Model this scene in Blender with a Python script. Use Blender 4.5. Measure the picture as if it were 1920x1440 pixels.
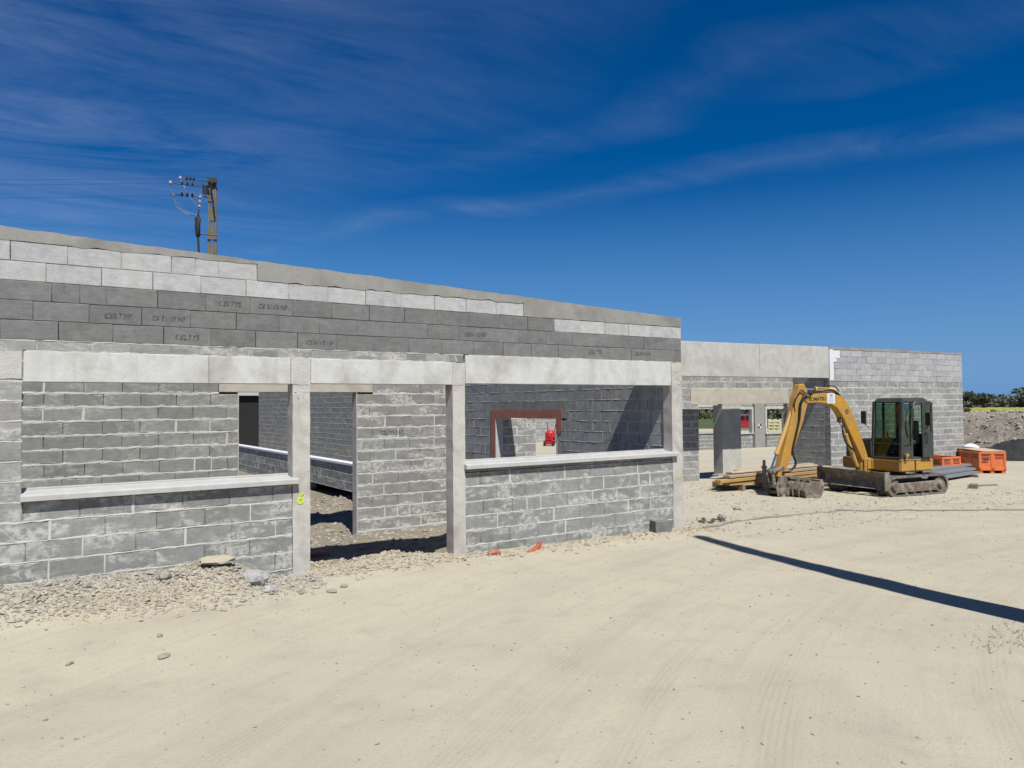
import bpy, bmesh, math, random
import numpy as np
from mathutils import Vector, Matrix, noise
random.seed(7); rng = np.random.default_rng(7)
for o in list(bpy.data.objects): bpy.data.objects.remove(o)
scene = bpy.context.scene
COL = scene.collection
R = math.radians

# ------------------------------------------------------------------ camera
CAM = Vector((-6.624, -9.0, 2.088)); YAW, PITCH, ROLL = 0.5844, 0.0288, 0.0091
f_ = Vector((math.sin(YAW)*math.cos(PITCH), math.cos(YAW)*math.cos(PITCH), math.sin(PITCH)))
r_ = Vector((math.cos(YAW), -math.sin(YAW), 0)); d_ = f_.cross(r_)
cr, sr = math.cos(ROLL), math.sin(ROLL)
right = cr*r_ + sr*d_; down = -sr*r_ + cr*d_
cam = bpy.data.cameras.new('camera'); cam_o = bpy.data.objects.new('camera', cam); COL.objects.link(cam_o)
cam_o.matrix_world = Matrix(((right.x, -down.x, -f_.x, CAM.x), (right.y, -down.y, -f_.y, CAM.y), (right.z, -down.z, -f_.z, CAM.z), (0, 0, 0, 1)))
cam.sensor_width = 36; cam.lens = 26.014; cam.clip_start = 0.05; cam.clip_end = 3000
scene.camera = cam_o

# ------------------------------------------------------------------ sky, sun, exposure
SUN = Vector((0.23, 1.0, -1.56)).normalized()           # travel direction of the light
ELEV = math.asin(-SUN.z)
world = bpy.data.worlds.new('World'); scene.world = world; world.use_nodes = True
nt = world.node_tree; nt.nodes.clear()
def N(nt, t, **k):
    n = nt.nodes.new(t)
    for a, b in k.items(): setattr(n, a, b)
    return n
out = N(nt, 'ShaderNodeOutputWorld'); bg = N(nt, 'ShaderNodeBackground'); bg.inputs[1].default_value = 0.05
sky = N(nt, 'ShaderNodeTexSky', sky_type='NISHITA', sun_disc=False)
sky.sun_elevation = ELEV; sky.sun_rotation = math.atan2(-SUN.x, -SUN.y)
sky.altitude = 1200; sky.air_density = 0.95; sky.dust_density = 0.0; sky.ozone_density = 3.2
tc = N(nt, 'ShaderNodeTexCoord')
sep = N(nt, 'ShaderNodeSeparateXYZ'); nt.links.new(tc.outputs['Generated'], sep.inputs[0])
mx = N(nt, 'ShaderNodeMath', operation='MAXIMUM'); mx.inputs[1].default_value = 0.03; nt.links.new(sep.outputs[2], mx.inputs[0])
dx = N(nt, 'ShaderNodeMath', operation='DIVIDE'); dy = N(nt, 'ShaderNodeMath', operation='DIVIDE')
for dd, i in ((dx, 0), (dy, 1)):
    nt.links.new(sep.outputs[i], dd.inputs[0]); nt.links.new(mx.outputs[0], dd.inputs[1])
cmb = N(nt, 'ShaderNodeCombineXYZ'); nt.links.new(dx.outputs[0], cmb.inputs[0]); nt.links.new(dy.outputs[0], cmb.inputs[1])
mp = N(nt, 'ShaderNodeMapping'); mp.inputs['Rotation'].default_value = (0, 0, R(-116)); mp.inputs['Scale'].default_value = (0.5, 1.35, 1)
nt.links.new(cmb.outputs[0], mp.inputs[0])
n1 = N(nt, 'ShaderNodeTexNoise'); n1.inputs['Scale'].default_value = 1.25; n1.inputs['Detail'].default_value = 10; n1.inputs['Roughness'].default_value = 0.66; n1.inputs['Distortion'].default_value = 1.3
nt.links.new(mp.outputs[0], n1.inputs['Vector'])
n2 = N(nt, 'ShaderNodeTexNoise'); n2.inputs['Scale'].default_value = 0.62; n2.inputs['Detail'].default_value = 3
nt.links.new(cmb.outputs[0], n2.inputs['Vector'])
def wmap(src, a0, a1, lo=0.0, hi=1.0):
    n = N(nt, 'ShaderNodeMapRange'); n.inputs[1].default_value = a0; n.inputs[2].default_value = a1; n.inputs[3].default_value = lo; n.inputs[4].default_value = hi; nt.links.new(src, n.inputs[0]); return n.outputs[0]
def wmul(x, y):
    n = N(nt, 'ShaderNodeMath', operation='MULTIPLY'); nt.links.new(x, n.inputs[0])
    if isinstance(y, float): n.inputs[1].default_value = y
    else: nt.links.new(y, n.inputs[1])
    return n.outputs[0]
def wcomb(op, x, y):
    n = N(nt, 'ShaderNodeMath', operation=op)
    for k, q in ((0, x), (1, y)):
        if isinstance(q, float): n.inputs[k].default_value = q
        else: nt.links.new(q, n.inputs[k])
    return n.outputs[0]
U_, V_ = dx.outputs[0], dy.outputs[0]
wob = wcomb('MULTIPLY', wcomb('SUBTRACT', n2.outputs[0], 0.5), 1.6)
dl = wcomb('ADD', wcomb('ADD', wcomb('MULTIPLY', U_, 0.89), wcomb('MULTIPLY', V_, 0.45)), wob)   # across the cirrus bands
veil = wmap(wcomb('ADD', U_, wob), 1.55, 0.2, 0.0, 1.0)                                          # thin veil over the left of the sky
band = lambda c, w, s: wmap(wcomb('ABSOLUTE', wcomb('SUBTRACT', dl, c), 0.0), w, 0.0, 0.0, s)
msk = wcomb('MAXIMUM', veil, wcomb('MAXIMUM', band(2.3, 0.2, 0.4), band(3.1, 0.3, 0.6)))
cl = wmul(wmul(wmap(n1.outputs[0], 0.34, 0.82), msk), 0.40)
hs = N(nt, 'ShaderNodeHueSaturation'); hs.inputs['Saturation'].default_value = 1.45; hs.inputs['Hue'].default_value = 0.509; hs.inputs['Value'].default_value = 1.1
nt.links.new(sky.outputs[0], hs.inputs['Color'])
mixh = N(nt, 'ShaderNodeMix', data_type='RGBA'); nt.links.new(wmap(sep.outputs[2], 0.0, 0.27, 0.95, 0.0), mixh.inputs[0]); nt.links.new(hs.outputs[0], mixh.inputs[6]); mixh.inputs[7].default_value = (1.45, 3.9, 8.4, 1)
mixc = N(nt, 'ShaderNodeMix', data_type='RGBA'); nt.links.new(cl, mixc.inputs[0]); nt.links.new(mixh.outputs[2], mixc.inputs[6]); mixc.inputs[7].default_value = (4.4, 5.5, 8.8, 1)
nt.links.new(mixc.outputs[2], bg.inputs[0]); nt.links.new(bg.outputs[0], out.inputs[0])
sl = bpy.data.lights.new('sun', 'SUN'); sl.energy = 5.0; sl.angle = R(0.53); sl.color = (1.0, 0.968, 0.915)
so = bpy.data.objects.new('sun', sl); COL.objects.link(so); so.rotation_euler = SUN.to_track_quat('-Z', 'Y').to_euler(); so.location = (0, 0, 40)
vs = scene.view_settings; vs.view_transform = 'Standard'; vs.look = 'None'; vs.exposure = 0.5; vs.gamma = 1.0; vs.use_curve_mapping = False
scene.render.engine = 'CYCLES'

# ------------------------------------------------------------------ helpers
def tag(o, label=None, cat=None, group=None, kind=None):
    if label: o['label'] = label
    if cat: o['category'] = cat
    if group: o['group'] = group
    if kind: o['kind'] = kind
    return o
def thing(name, label, cat, loc=(0, 0, 0), rz=0.0, group=None):
    o = bpy.data.objects.new(name, None); o.empty_display_size = 0.2; COL.objects.link(o)
    o.location = loc; o.rotation_euler = (0, 0, rz)
    return tag(o, label, cat, group)
def link(name, me, mat, parent=None, loc=None, rot=None):
    o = bpy.data.objects.new(name, me); COL.objects.link(o)
    if mat and not me.materials: me.materials.append(mat)
    if parent: o.parent = parent
    if loc is not None: o.location = loc
    if rot is not None: o.rotation_euler = rot
    return o
def copy_tree(o, parent=None):
    c = o.copy(); COL.objects.link(c); c.parent = parent
    for ch in list(o.children): copy_tree(ch, c)
    return c
class MB:
    def __init__(s): s.v = []; s.f = []
    def add(s, vs, fs):
        b = len(s.v); s.v += [tuple(v) for v in vs]; s.f += [tuple(i+b for i in f) for f in fs]; return s
    def box(s, x0, x1, y0, y1, z0, z1):
        return s.add([(x0,y0,z0),(x1,y0,z0),(x1,y1,z0),(x0,y1,z0),(x0,y0,z1),(x1,y0,z1),(x1,y1,z1),(x0,y1,z1)],
                     [(0,3,2,1),(4,5,6,7),(0,1,5,4),(1,2,6,5),(2,3,7,6),(3,0,4,7)])
    def prism(s, prof, y0, y1):      # profile in (x,z), extruded along y (profile counter-clockwise seen from -y)
        n = len(prof); vs = [(a, y0, b) for a, b in prof] + [(a, y1, b) for a, b in prof]
        return s.add(vs, [tuple(range(n)), tuple(range(2*n-1, n-1, -1))] + [(i, i+n, (i+1) % n+n, (i+1) % n) for i in range(n)])
    def slab(s, poly, z0, z1):       # plan polygon (x,y)
        n = len(poly); vs = [(a, b, z0) for a, b in poly] + [(a, b, z1) for a, b in poly]
        return s.add(vs, [tuple(range(n-1, -1, -1)), tuple(range(n, 2*n))] + [(i, (i+1) % n, (i+1) % n+n, i+n) for i in range(n)])
    def tube(s, pts, r, n=8, caps=True):
        pts = [Vector(p) for p in pts]; m = len(pts); rs = r if isinstance(r, (list, tuple)) else [r]*m; rings = []
        for i, p in enumerate(pts):
            t = (pts[min(i+1, m-1)] - pts[max(i-1, 0)]).normalized()
            a = t.cross(Vector((0, 0, 1)));
            if a.length < 1e-3: a = Vector((1, 0, 0))
            a.normalize(); b = t.cross(a)
            rings.append([p + rs[i]*(math.cos(2*math.pi*k/n)*a + math.sin(2*math.pi*k/n)*b) for k in range(n)])
        vs = [v for q in rings for v in q]; fs = []
        for i in range(m-1):
            for k in range(n): fs.append((i*n+k, i*n+(k+1) % n, (i+1)*n+(k+1) % n, (i+1)*n+k))
        if caps: fs += [tuple(range(n-1, -1, -1)), tuple(range((m-1)*n, m*n))]
        return s.add(vs, fs)
    def rock(s, c, r, seed=None, flat=0.7, sub=1):
        t = ICO[sub]; a = random.uniform(0, 6.28); ca, sa = math.cos(a), math.sin(a)
        sx, sy, sz = r*random.uniform(.8, 1.25), r*random.uniform(.6, 1.0), r*flat*random.uniform(.7, 1.1); vs = []
        off = Vector((random.uniform(-99, 99),)*3)
        for v in t[0]:
            k = 1 + 0.45*noise.noise(Vector(v)*1.3 + off); x, y, z = v[0]*sx*k, v[1]*sy*k, v[2]*sz*k
            vs.append((c[0]+x*ca-y*sa, c[1]+x*sa+y*ca, c[2]+z))
        return s.add(vs, t[1])
    def mesh(s, name, bevel=0, seg=1, smooth=False):
        me = bpy.data.meshes.new(name); me.from_pydata(s.v, [], s.f)
        bm = bmesh.new(); bm.from_mesh(me); bmesh.ops.recalc_face_normals(bm, faces=bm.faces)
        if bevel: bmesh.ops.bevel(bm, geom=[e for e in bm.edges if e.is_manifold and e.calc_face_angle(0) > 0.5], offset=bevel, segments=seg, affect='EDGES', clamp_overlap=True)
        if smooth:
            for f in bm.faces: f.smooth = True
        bm.to_mesh(me); bm.free()
        return me
    def build(s, name, mat, parent=None, bevel=0, seg=1, smooth=False, loc=None, rot=None):
        return link(name, s.mesh(name, bevel, seg, smooth), mat, parent, loc, rot)
ICO = {}
for sub in (1, 2, 3):
    bm = bmesh.new(); bmesh.ops.create_icosphere(bm, subdivisions=sub, radius=1.0)
    ICO[sub] = ([tuple(v.co) for v in bm.verts], [tuple(v.index for v in f.verts) for f in bm.faces]); bm.free()
_tex = {}
def text(s, size, mat, parent, loc, rot=(math.pi/2, 0, 0), shear=0.0, name='printed_lettering', sx=1.0, bold=0.0):
    key = (s, round(size, 4), shear, bold)
    if key not in _tex:
        cu = bpy.data.curves.new('text', 'FONT'); cu.body = s; cu.size = size; cu.align_x = 'CENTER'; cu.align_y = 'CENTER'; cu.shear = shear; cu.offset = bold; cu.resolution_u = 3
        t = bpy.data.objects.new('t', cu); COL.objects.link(t)
        dg = bpy.context.evaluated_depsgraph_get(); me = bpy.data.meshes.new_from_object(t.evaluated_get(dg))
        bpy.data.objects.remove(t); me.materials.clear(); _tex[key] = me
    o = link(name, _tex[key], None, parent, loc, rot)
    if not o.data.materials: o.data.materials.append(mat)
    o.scale = (sx, 1, 1)
    return o

# ------------------------------------------------------------------ materials
def new_mat(name):
    m = bpy.data.materials.new(name); m.use_nodes = True; nt = m.node_tree
    return m, nt, nt.nodes['Principled BSDF']
def ramp(nt, src, a, b, lo=0.0, hi=1.0):
    n = N(nt, 'ShaderNodeMapRange'); n.inputs[1].default_value = a; n.inputs[2].default_value = b; n.inputs[3].default_value = lo; n.inputs[4].default_value = hi
    nt.links.new(src, n.inputs[0]); return n.outputs[0]
def mth(nt, op, a, b=None):
    n = N(nt, 'ShaderNodeMath', operation=op)
    for i, x in enumerate((a, b)):
        if x is None: continue
        if isinstance(x, (int, float)): n.inputs[i].default_value = x
        else: nt.links.new(x, n.inputs[i])
    return n.outputs[0]
def nz(nt, vec, scale, detail=4, rough=0.55, dist=0.0, stretch=None):
    if stretch:
        mp = N(nt, 'ShaderNodeMapping'); mp.inputs['Scale'].default_value = stretch; nt.links.new(vec, mp.inputs[0]); vec = mp.outputs[0]
    n = N(nt, 'ShaderNodeTexNoise'); n.inputs['Scale'].default_value = scale; n.inputs['Detail'].default_value = detail; n.inputs['Roughness'].default_value = rough; n.inputs['Distortion'].default_value = dist
    nt.links.new(vec, n.inputs['Vector']); return n.outputs[0]
def mix(nt, fac, a, b, mode='MIX'):
    n = N(nt, 'ShaderNodeMix', data_type='RGBA', blend_type=mode)
    for i, x in ((0, fac), (6, a), (7, b)):
        if isinstance(x, (int, float)): n.inputs[i].default_value = x
        elif isinstance(x, tuple): n.inputs[i].default_value = (*x, 1)
        else: nt.links.new(x, n.inputs[i])
    return n.outputs[2]
def bump(nt, bsdf, h, strength, dist=0.01):
    b = N(nt, 'ShaderNodeBump'); b.inputs['Strength'].default_value = strength; b.inputs['Distance'].default_value = dist
    nt.links.new(h, b.inputs['Height']); nt.links.new(b.outputs[0], bsdf.inputs['Normal'])
def pos(nt): return N(nt, 'ShaderNodeNewGeometry').outputs['Position']
MORTAR = (0.61, 0.60, 0.55)
def block_mat(name, base, var=0.2, smear=0.5, edge=0.0, streak=0.0, rough_scale=120):
    """concrete block: per-block tint, fine aggregate, pale mortar rubbed over the faces and along the bed edges"""
    m, nt, b = new_mat(name); P = pos(nt)
    oi = N(nt, 'ShaderNodeObjectInfo'); rnd = oi.outputs['Random']
    fine = nz(nt, P, rough_scale, 3, 0.7); mid = nz(nt, P, 9, 4, 0.6)
    horiz = nz(nt, P, 1.0, 3, 0.6, 0.3, stretch=(5, 5, 42))
    v = mth(nt, 'ADD', ramp(nt, rnd, 0, 1, 1-var, 1+var), ramp(nt, mid, 0.3, 0.7, -0.16, 0.16))
    v = mth(nt, 'ADD', v, ramp(nt, fine, 0.3, 0.7, -0.3, 0.3))
    v = mth(nt, 'ADD', v, ramp(nt, horiz, 0.35, 0.65, -0.07, 0.07))
    col = N(nt, 'ShaderNodeVectorMath', operation='SCALE'); col.inputs[0].default_value = base; nt.links.new(v, col.inputs['Scale'])
    c = col.outputs[0]
    hue = nz(nt, P, 1.7, 2); c = mix(nt, ramp(nt, hue, 0.35, 0.7, 0, 0.25), c, (base[0]*1.08, base[1]*1.02, base[2]*0.9))
    sm = nz(nt, P, 1.9, 6, 0.64, 0.5, stretch=(1, 1, 2.4)); sm2 = nz(nt, P, 14, 4, 0.65)
    s = mth(nt, 'MULTIPLY', ramp(nt, sm, 0.50, 0.60), ramp(nt, sm2, 0.40, 0.54))
    s = mth(nt, 'MULTIPLY', s, smear)
    if edge:
        g = N(nt, 'ShaderNodeTexCoord').outputs['Generated']; sp = N(nt, 'ShaderNodeSeparateXYZ'); nt.links.new(g, sp.inputs[0])
        z = sp.outputs[2]; dz = mth(nt, 'MINIMUM', z, mth(nt, 'SUBTRACT', 1.0, z))
        wob = nz(nt, P, 16, 5, 0.72); wide = ramp(nt, nz(nt, P, 2.1, 3, 0.6), 0.46, 0.66, 0.07*edge, 0.30*edge)
        e = mth(nt, 'SUBTRACT', mth(nt, 'MULTIPLY', ramp(nt, wob, 0.3, 0.72, -0.25, 1.0), wide), dz)
        e = ramp(nt, e, -0.015, 0.02)
        s = mth(nt, 'MAXIMUM', s, mth(nt, 'MULTIPLY', e, mth(nt, 'MULTIPLY', ramp(nt, sm2, 0.25, 0.6, 0.45, 1.0), 0.85)))
    c = mix(nt, s, c, MORTAR)
    if streak:
        st = nz(nt, P, 1.0, 4, 0.6, 0.2, stretch=(16, 16, 1.6)); c = mix(nt, ramp(nt, st, 0.5, 0.72, 0, streak), c, (0.10, 0.105, 0.105))
    nt.links.new(c, b.inputs['Base Color']); b.inputs['Roughness'].default_value = 0.95; b.inputs['Specular IOR Level'].default_value = 0.2
    h = mth(nt, 'ADD', fine, mth(nt, 'MULTIPLY', s, 0.7)); bump(nt, b, h, 0.55, 0.006)
    return m
def conc_mat(name, base, stain=(0.3, 0.27, 0.22), samt=0.4, pits=0.3, bs=0.25, streak=0.25):
    m, nt, b = new_mat(name); P = pos(nt)
    a = nz(nt, P, 1.6, 5, 0.62, 0.4); f = nz(nt, P, 60, 3, 0.6); st = nz(nt, P, 1.0, 4, 0.6, 0.3, stretch=(9, 9, 0.9)); w = nz(nt, P, 6, 5, 0.6)
    v = mth(nt, 'ADD', ramp(nt, w, 0.3, 0.7, 0.9, 1.1), ramp(nt, f, 0.3, 0.7, -0.05, 0.05))
    col = N(nt, 'ShaderNodeVectorMath', operation='SCALE'); col.inputs[0].default_value = base; nt.links.new(v, col.inputs['Scale'])
    c = mix(nt, ramp(nt, a, 0.48, 0.7, 0, samt), col.outputs[0], stain)
    c = mix(nt, ramp(nt, st, 0.55, 0.72, 0, streak), c, tuple(x*0.62 for x in base))
    vo = N(nt, 'ShaderNodeTexVoronoi'); vo.inputs['Scale'].default_value = 17; nt.links.new(P, vo.inputs['Vector'])
    pit = ramp(nt, vo.outputs['Distance'], 0.05, 0.09, 1, 0); pm = mth(nt, 'MULTIPLY', pit, ramp(nt, a, 0.5, 0.6, 0, pits))
    c = mix(nt, pm, c, tuple(x*0.4 for x in base))
    nt.links.new(c, b.inputs['Base Color']); b.inputs['Roughness'].default_value = 0.9; b.inputs['Specular IOR Level'].default_value = 0.25
    bump(nt, b, mth(nt, 'SUBTRACT', mth(nt, 'ADD', w, f), pm), bs, 0.008)
    return m
def plain(name, col, rough=0.6, metal=0.0, var=0.12, sc=12, dirt=0.0, dirtcol=(0.34, 0.29, 0.22), bs=0.1, coat=0.0):
    m, nt, b = new_mat(name); P = pos(nt); a = nz(nt, P, sc, 5, 0.6); g = nz(nt, P, sc*0.35, 5, 0.65, 0.5)
    c = N(nt, 'ShaderNodeVectorMath', operation='SCALE'); c.inputs[0].default_value = col; nt.links.new(ramp(nt, a, 0.3, 0.7, 1-var, 1+var), c.inputs['Scale']); c = c.outputs[0]
    if dirt:
        dm = ramp(nt, mth(nt, 'ADD', mth(nt, 'MULTIPLY', g, 0.65), mth(nt, 'MULTIPLY', a, 0.35)), 0.46, 0.62, 0.06, dirt); c = mix(nt, dm, c, dirtcol)
        nt.links.new(ramp(nt, dm, 0, 1, rough, 0.95), b.inputs['Roughness'])
    else: b.inputs['Roughness'].default_value = rough
    nt.links.new(c, b.inputs['Base Color']); b.inputs['Metallic'].default_value = metal
    if coat: b.inputs['Coat Weight'].default_value = coat
    if bs: bump(nt, b, a, bs, 0.006)
    return m
def worn(name, col, thr):
    m, nt, b = new_mat(name); P = pos(nt); o_ = [n for n in nt.nodes if n.type == 'OUTPUT_MATERIAL'][0]; n = nz(nt, P, 70, 3, .7)
    b.inputs['Base Color'].default_value = (*col, 1); b.inputs['Roughness'].default_value = .9; t = N(nt, 'ShaderNodeBsdfTransparent'); ms = N(nt, 'ShaderNodeMixShader')
    nt.links.new(ramp(nt, n, thr-.07, thr+.07), ms.inputs[0]); nt.links.new(t.outputs[0], ms.inputs[1]); nt.links.new(b.outputs[0], ms.inputs[2]); nt.links.new(ms.outputs[0], o_.inputs[0]); return m
B_PALE = block_mat('block_pale', (0.47, 0.475, 0.475), 0.08, 0.15, 0)
B_UP = block_mat('block_upper', (0.19, 0.197, 0.192), 0.1, 0.08, 0)
B_LOW = block_mat('block_lower', (0.27, 0.277, 0.268), 0.16, 0.75, 1.0)
B_PIER = block_mat('block_rough', (0.33, 0.33, 0.325), 0.15, 0.85, 1.1)
B_IN = block_mat('block_inner', (0.262, 0.268, 0.258), 0.13, 0.35, 1.0)
B_PIN = block_mat('block_inner_smeared', (0.28, 0.282, 0.272), 0.1, 0.8, 1.0)
B_END = block_mat('block_end', (0.36, 0.368, 0.365), 0.12, 0.25, 0.4, streak=0.45)
B_RU = block_mat('block_right_upper', (0.40, 0.403, 0.415), 0.14, 0.2, 0)
B_RL = block_mat('block_right_lower', (0.30, 0.303, 0.298), 0.13, 0.5, 0.85)
M_MORT = conc_mat('mortar', MORTAR, samt=0.3, bs=0.6)
M_GREY = plain('mortar_grey', (0.12, 0.122, 0.122), 0.95)
M_CAP = conc_mat('concrete_cap', (0.32, 0.312, 0.285), (0.20, 0.195, 0.17), 0.8, 0.5, 0.5)
M_LINT = conc_mat('precast_pale', (0.60, 0.605, 0.575), (0.36, 0.325, 0.275), 0.75, 0.6, 0.3, 0.35)
M_COLN = conc_mat('column_concrete', (0.56, 0.535, 0.485), (0.31, 0.28, 0.245), 0.7, 0.6, 0.5, 0.3)
M_SILL = conc_mat('sill_white', (0.50, 0.50, 0.485), (0.48, 0.46, 0.42), 0.4, 0.1, 0.1, 0.1)
M_BEAM = conc_mat('beam_concrete', (0.52, 0.51, 0.465), (0.33, 0.315, 0.28), 0.5, 0.3, 0.2, 0.2)
M_BEIGE = conc_mat('beam_beige', (0.50, 0.465, 0.395), (0.33, 0.28, 0.22), 0.5, 0.2, 0.2, 0.2)
M_PATCH = conc_mat('rough_patch', (0.56, 0.545, 0.50), (0.36, 0.34, 0.3), 0.4, 0.5, 0.8, 0.1)
M_WHITE = plain('white_patch', (0.72, 0.74, 0.78), 0.8, var=0.05, bs=0.2)
M_RED = plain('red_render', (0.46, 0.165, 0.115), 0.85, var=0.2, sc=6, dirt=0.25, dirtcol=(0.25, 0.2, 0.16))
M_INK = worn('ink_grey', (0.085, 0.087, 0.088), .47)
M_SPRAY = worn('spray_yellow', (0.55, 0.78, 0.05), .36)
M_BLACK = plain('shade_black', (0.012, 0.012, 0.012), 0.95, bs=0)  # near-black colour standing in for shade inside the gap and far doorway

# ------------------------------------------------------------------ ground
def interp(x, xs, ys): return float(np.interp(x, xs, ys))
GX = [-60, -7, -4, 2.8, 8, 12, 25, 60]; GZ = [.14, .12, .04, -.06, -.22, -.33, -.38, -.4]
def sstep(a, b, x):
    t = min(1, max(0, (x-a)/(b-a))); return t*t*(3-2*t)
def g(x, y, fine=True):
    z = interp(x, GX, GZ) + 0.035*min(10, max(0, -3-y))
    ins = sstep(0.15, 0.9, y)*(1-sstep(2.2, 2.7, x))
    z = z*(1-ins) + (-0.2)*ins
    far = sstep(45, 70, math.hypot(x+6.6, y+9)); z = z*(1-far) - 0.4*far
    if not fine: return z
    if far < 1:
        z += (1-far)*(0.02*noise.noise(Vector((x*.5, y*.5, 3))) + 0.008*noise.noise(Vector((x*2.3, y*2.3, 7))))
        # rubble ramp against the left wall
        k = (1-sstep(-5.1, -4.0, x)) if x > -5.2 else 1
        if -1.6 < y < 0.15:
            rr = sstep(-1.15, -0.05, y); z += rr*(0.20*k + 0.03) + 0.03*rr*noise.noise(Vector((x*3, y*3, 1)))
            z += 0.13*math.exp(-((x+4.75)/.33)**2 - ((y+.1)/.4)**2)
        # debris inside the doorway and the shell
        if 0 < y < 9 and x < 2.5:
            z += ins*(0.10*noise.noise(Vector((x*1.1, y*1.1, 11))) + 0.05*noise.noise(Vector((x*3.1, y*3.1, 5))))
        if -3.66 < x < -1.6 and -.3 < y < 1.6: z += 0.13*math.exp(-((x+2.3)/.75)**2 - ((y-.75)/.5)**2)
    return z
def axis(lo, hi, d, lo2, hi2, gr=1.22):
    a = list(np.arange(lo, hi+1e-6, d)); s = d; x = hi
    while x < hi2: s *= gr; x += s; a.append(x)
    s = d; x = lo
    while x > lo2: s *= gr; x -= s; a.insert(0, x)
    return a
xs = axis(-9, 16, .1, -900, 900); ys = axis(-8.5, 7, .1, -900, 900)
gv = [(x, y, g(x, y)) for y in ys for x in xs]; nx = len(xs)
gf = [(j*nx+i, j*nx+i+1, (j+1)*nx+i+1, (j+1)*nx+i) for j in range(len(ys)-1) for i in range(nx-1)]
me = bpy.data.meshes.new('ground'); me.from_pydata(gv, [], gf)
me.polygons.foreach_set('use_smooth', [True]*len(me.polygons))
m, nt, b = new_mat('dusty_limestone'); P = pos(nt)
big = nz(nt, P, 0.45, 5, 0.6, 0.8); med = nz(nt, P, 2.2, 6, 0.65, 0.4); fin = nz(nt, P, 45, 4, 0.7); vf = nz(nt, P, 160, 2, 0.6)
sub = N(nt, 'ShaderNodeVectorMath', operation='SUBTRACT'); nt.links.new(P, sub.inputs[0]); sub.inputs[1].default_value = (5.06, -18.18, 0)
sp = N(nt, 'ShaderNodeSeparateXYZ'); nt.links.new(sub.outputs[0], sp.inputs[0])
rad = mth(nt, 'SQRT', mth(nt, 'ADD', mth(nt, 'MULTIPLY', sp.outputs[0], sp.outputs[0]), mth(nt, 'MULTIPLY', sp.outputs[1], sp.outputs[1])))
an = mth(nt, 'ARCTAN2', sp.outputs[1], sp.outputs[0])
cb = N(nt, 'ShaderNodeCombineXYZ'); nt.links.new(rad, cb.inputs[0]); nt.links.new(mth(nt, 'MULTIPLY', an, 1.1), cb.inputs[1])
trk = nz(nt, cb.outputs[0], 1.15, 4, 0.6, 0.2); trf = nz(nt, cb.outputs[0], 9, 3, 0.6, 0.1)
c = mix(nt, ramp(nt, big, 0.40, 0.62), (0.495, 0.455, 0.345), (0.455, 0.415, 0.32))
c = mix(nt, ramp(nt, trk, 0.42, 0.68, 0, 0.42), c, (0.53, 0.485, 0.36))
c = mix(nt, ramp(nt, trf, 0.5, 0.7, 0, 0.3), c, (0.40, 0.34, 0.28))
tb = None
for r0, hw in ((14.42, .15), (16.05, .16), (13.1, .12), (17.3, .14), (15.2, .1), (19.0, .15), (12.2, .13)):
    d = mth(nt, 'ABSOLUTE', mth(nt, 'SUBTRACT', mth(nt, 'ADD', rad, mth(nt, 'MULTIPLY', nz(nt, P, 0.35, 1), 0.5)), r0+.25))
    w = ramp(nt, d, hw, hw*.6); tb = w if tb is None else mth(nt, 'MAXIMUM', tb, w)
tread = mth(nt, 'SINE', mth(nt, 'MULTIPLY', rad, 2*math.pi/0.045))
tb = mth(nt, 'MULTIPLY', tb, ramp(nt, big, 0.38, 0.6, 0.15, 1.0)); tl = mth(nt, 'MULTIPLY', tb, ramp(nt, tread, -0.2, 0.9))
c = mix(nt, mth(nt, 'MULTIPLY', tb, 0.2), c, (0.40, 0.335, 0.275)); c = mix(nt, mth(nt, 'MULTIPLY', tl, 0.24), c, (0.36, 0.305, 0.25))
c = mix(nt, ramp(nt, med, 0.52, 0.72, 0, 0.5), c, (0.375, 0.335, 0.27))
c = mix(nt, ramp(nt, fin, 0.54, 0.72, 0, 0.5), c, (0.31, 0.28, 0.225))
c = mix(nt, ramp(nt, vf, 0.56, 0.7, 0, 0.45), c, (0.62, 0.585, 0.50))
vd = nz(nt, P, 90, 2, 0.6); c = mix(nt, ramp(nt, vd, 0.66, 0.74, 0, 0.4), c, (0.22, 0.20, 0.17))
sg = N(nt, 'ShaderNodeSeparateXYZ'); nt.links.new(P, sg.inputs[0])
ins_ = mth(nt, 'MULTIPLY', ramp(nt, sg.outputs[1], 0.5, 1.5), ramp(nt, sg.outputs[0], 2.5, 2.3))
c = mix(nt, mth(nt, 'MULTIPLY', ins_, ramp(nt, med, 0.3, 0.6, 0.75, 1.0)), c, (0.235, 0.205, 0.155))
nt.links.new(c, b.inputs['Base Color']); b.inputs['Roughness'].default_value = 1.0; b.inputs['Specular IOR Level'].default_value = 0.1
hh = mth(nt, 'ADD', mth(nt, 'MULTIPLY', med, 0.3), mth(nt, 'ADD', mth(nt, 'MULTIPLY', fin, 0.45), mth(nt, 'MULTIPLY', trf, 0.45)))
hh = mth(nt, 'ADD', hh, mth(nt, 'MULTIPLY', vf, 0.15)); hh = mth(nt, 'SUBTRACT', hh, mth(nt, 'MULTIPLY', tl, 0.07)); bump(nt, b, hh, 0.5, 0.024)
M_GROUND = m
tag(link('ground', me, M_GROUND), kind='structure')

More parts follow.
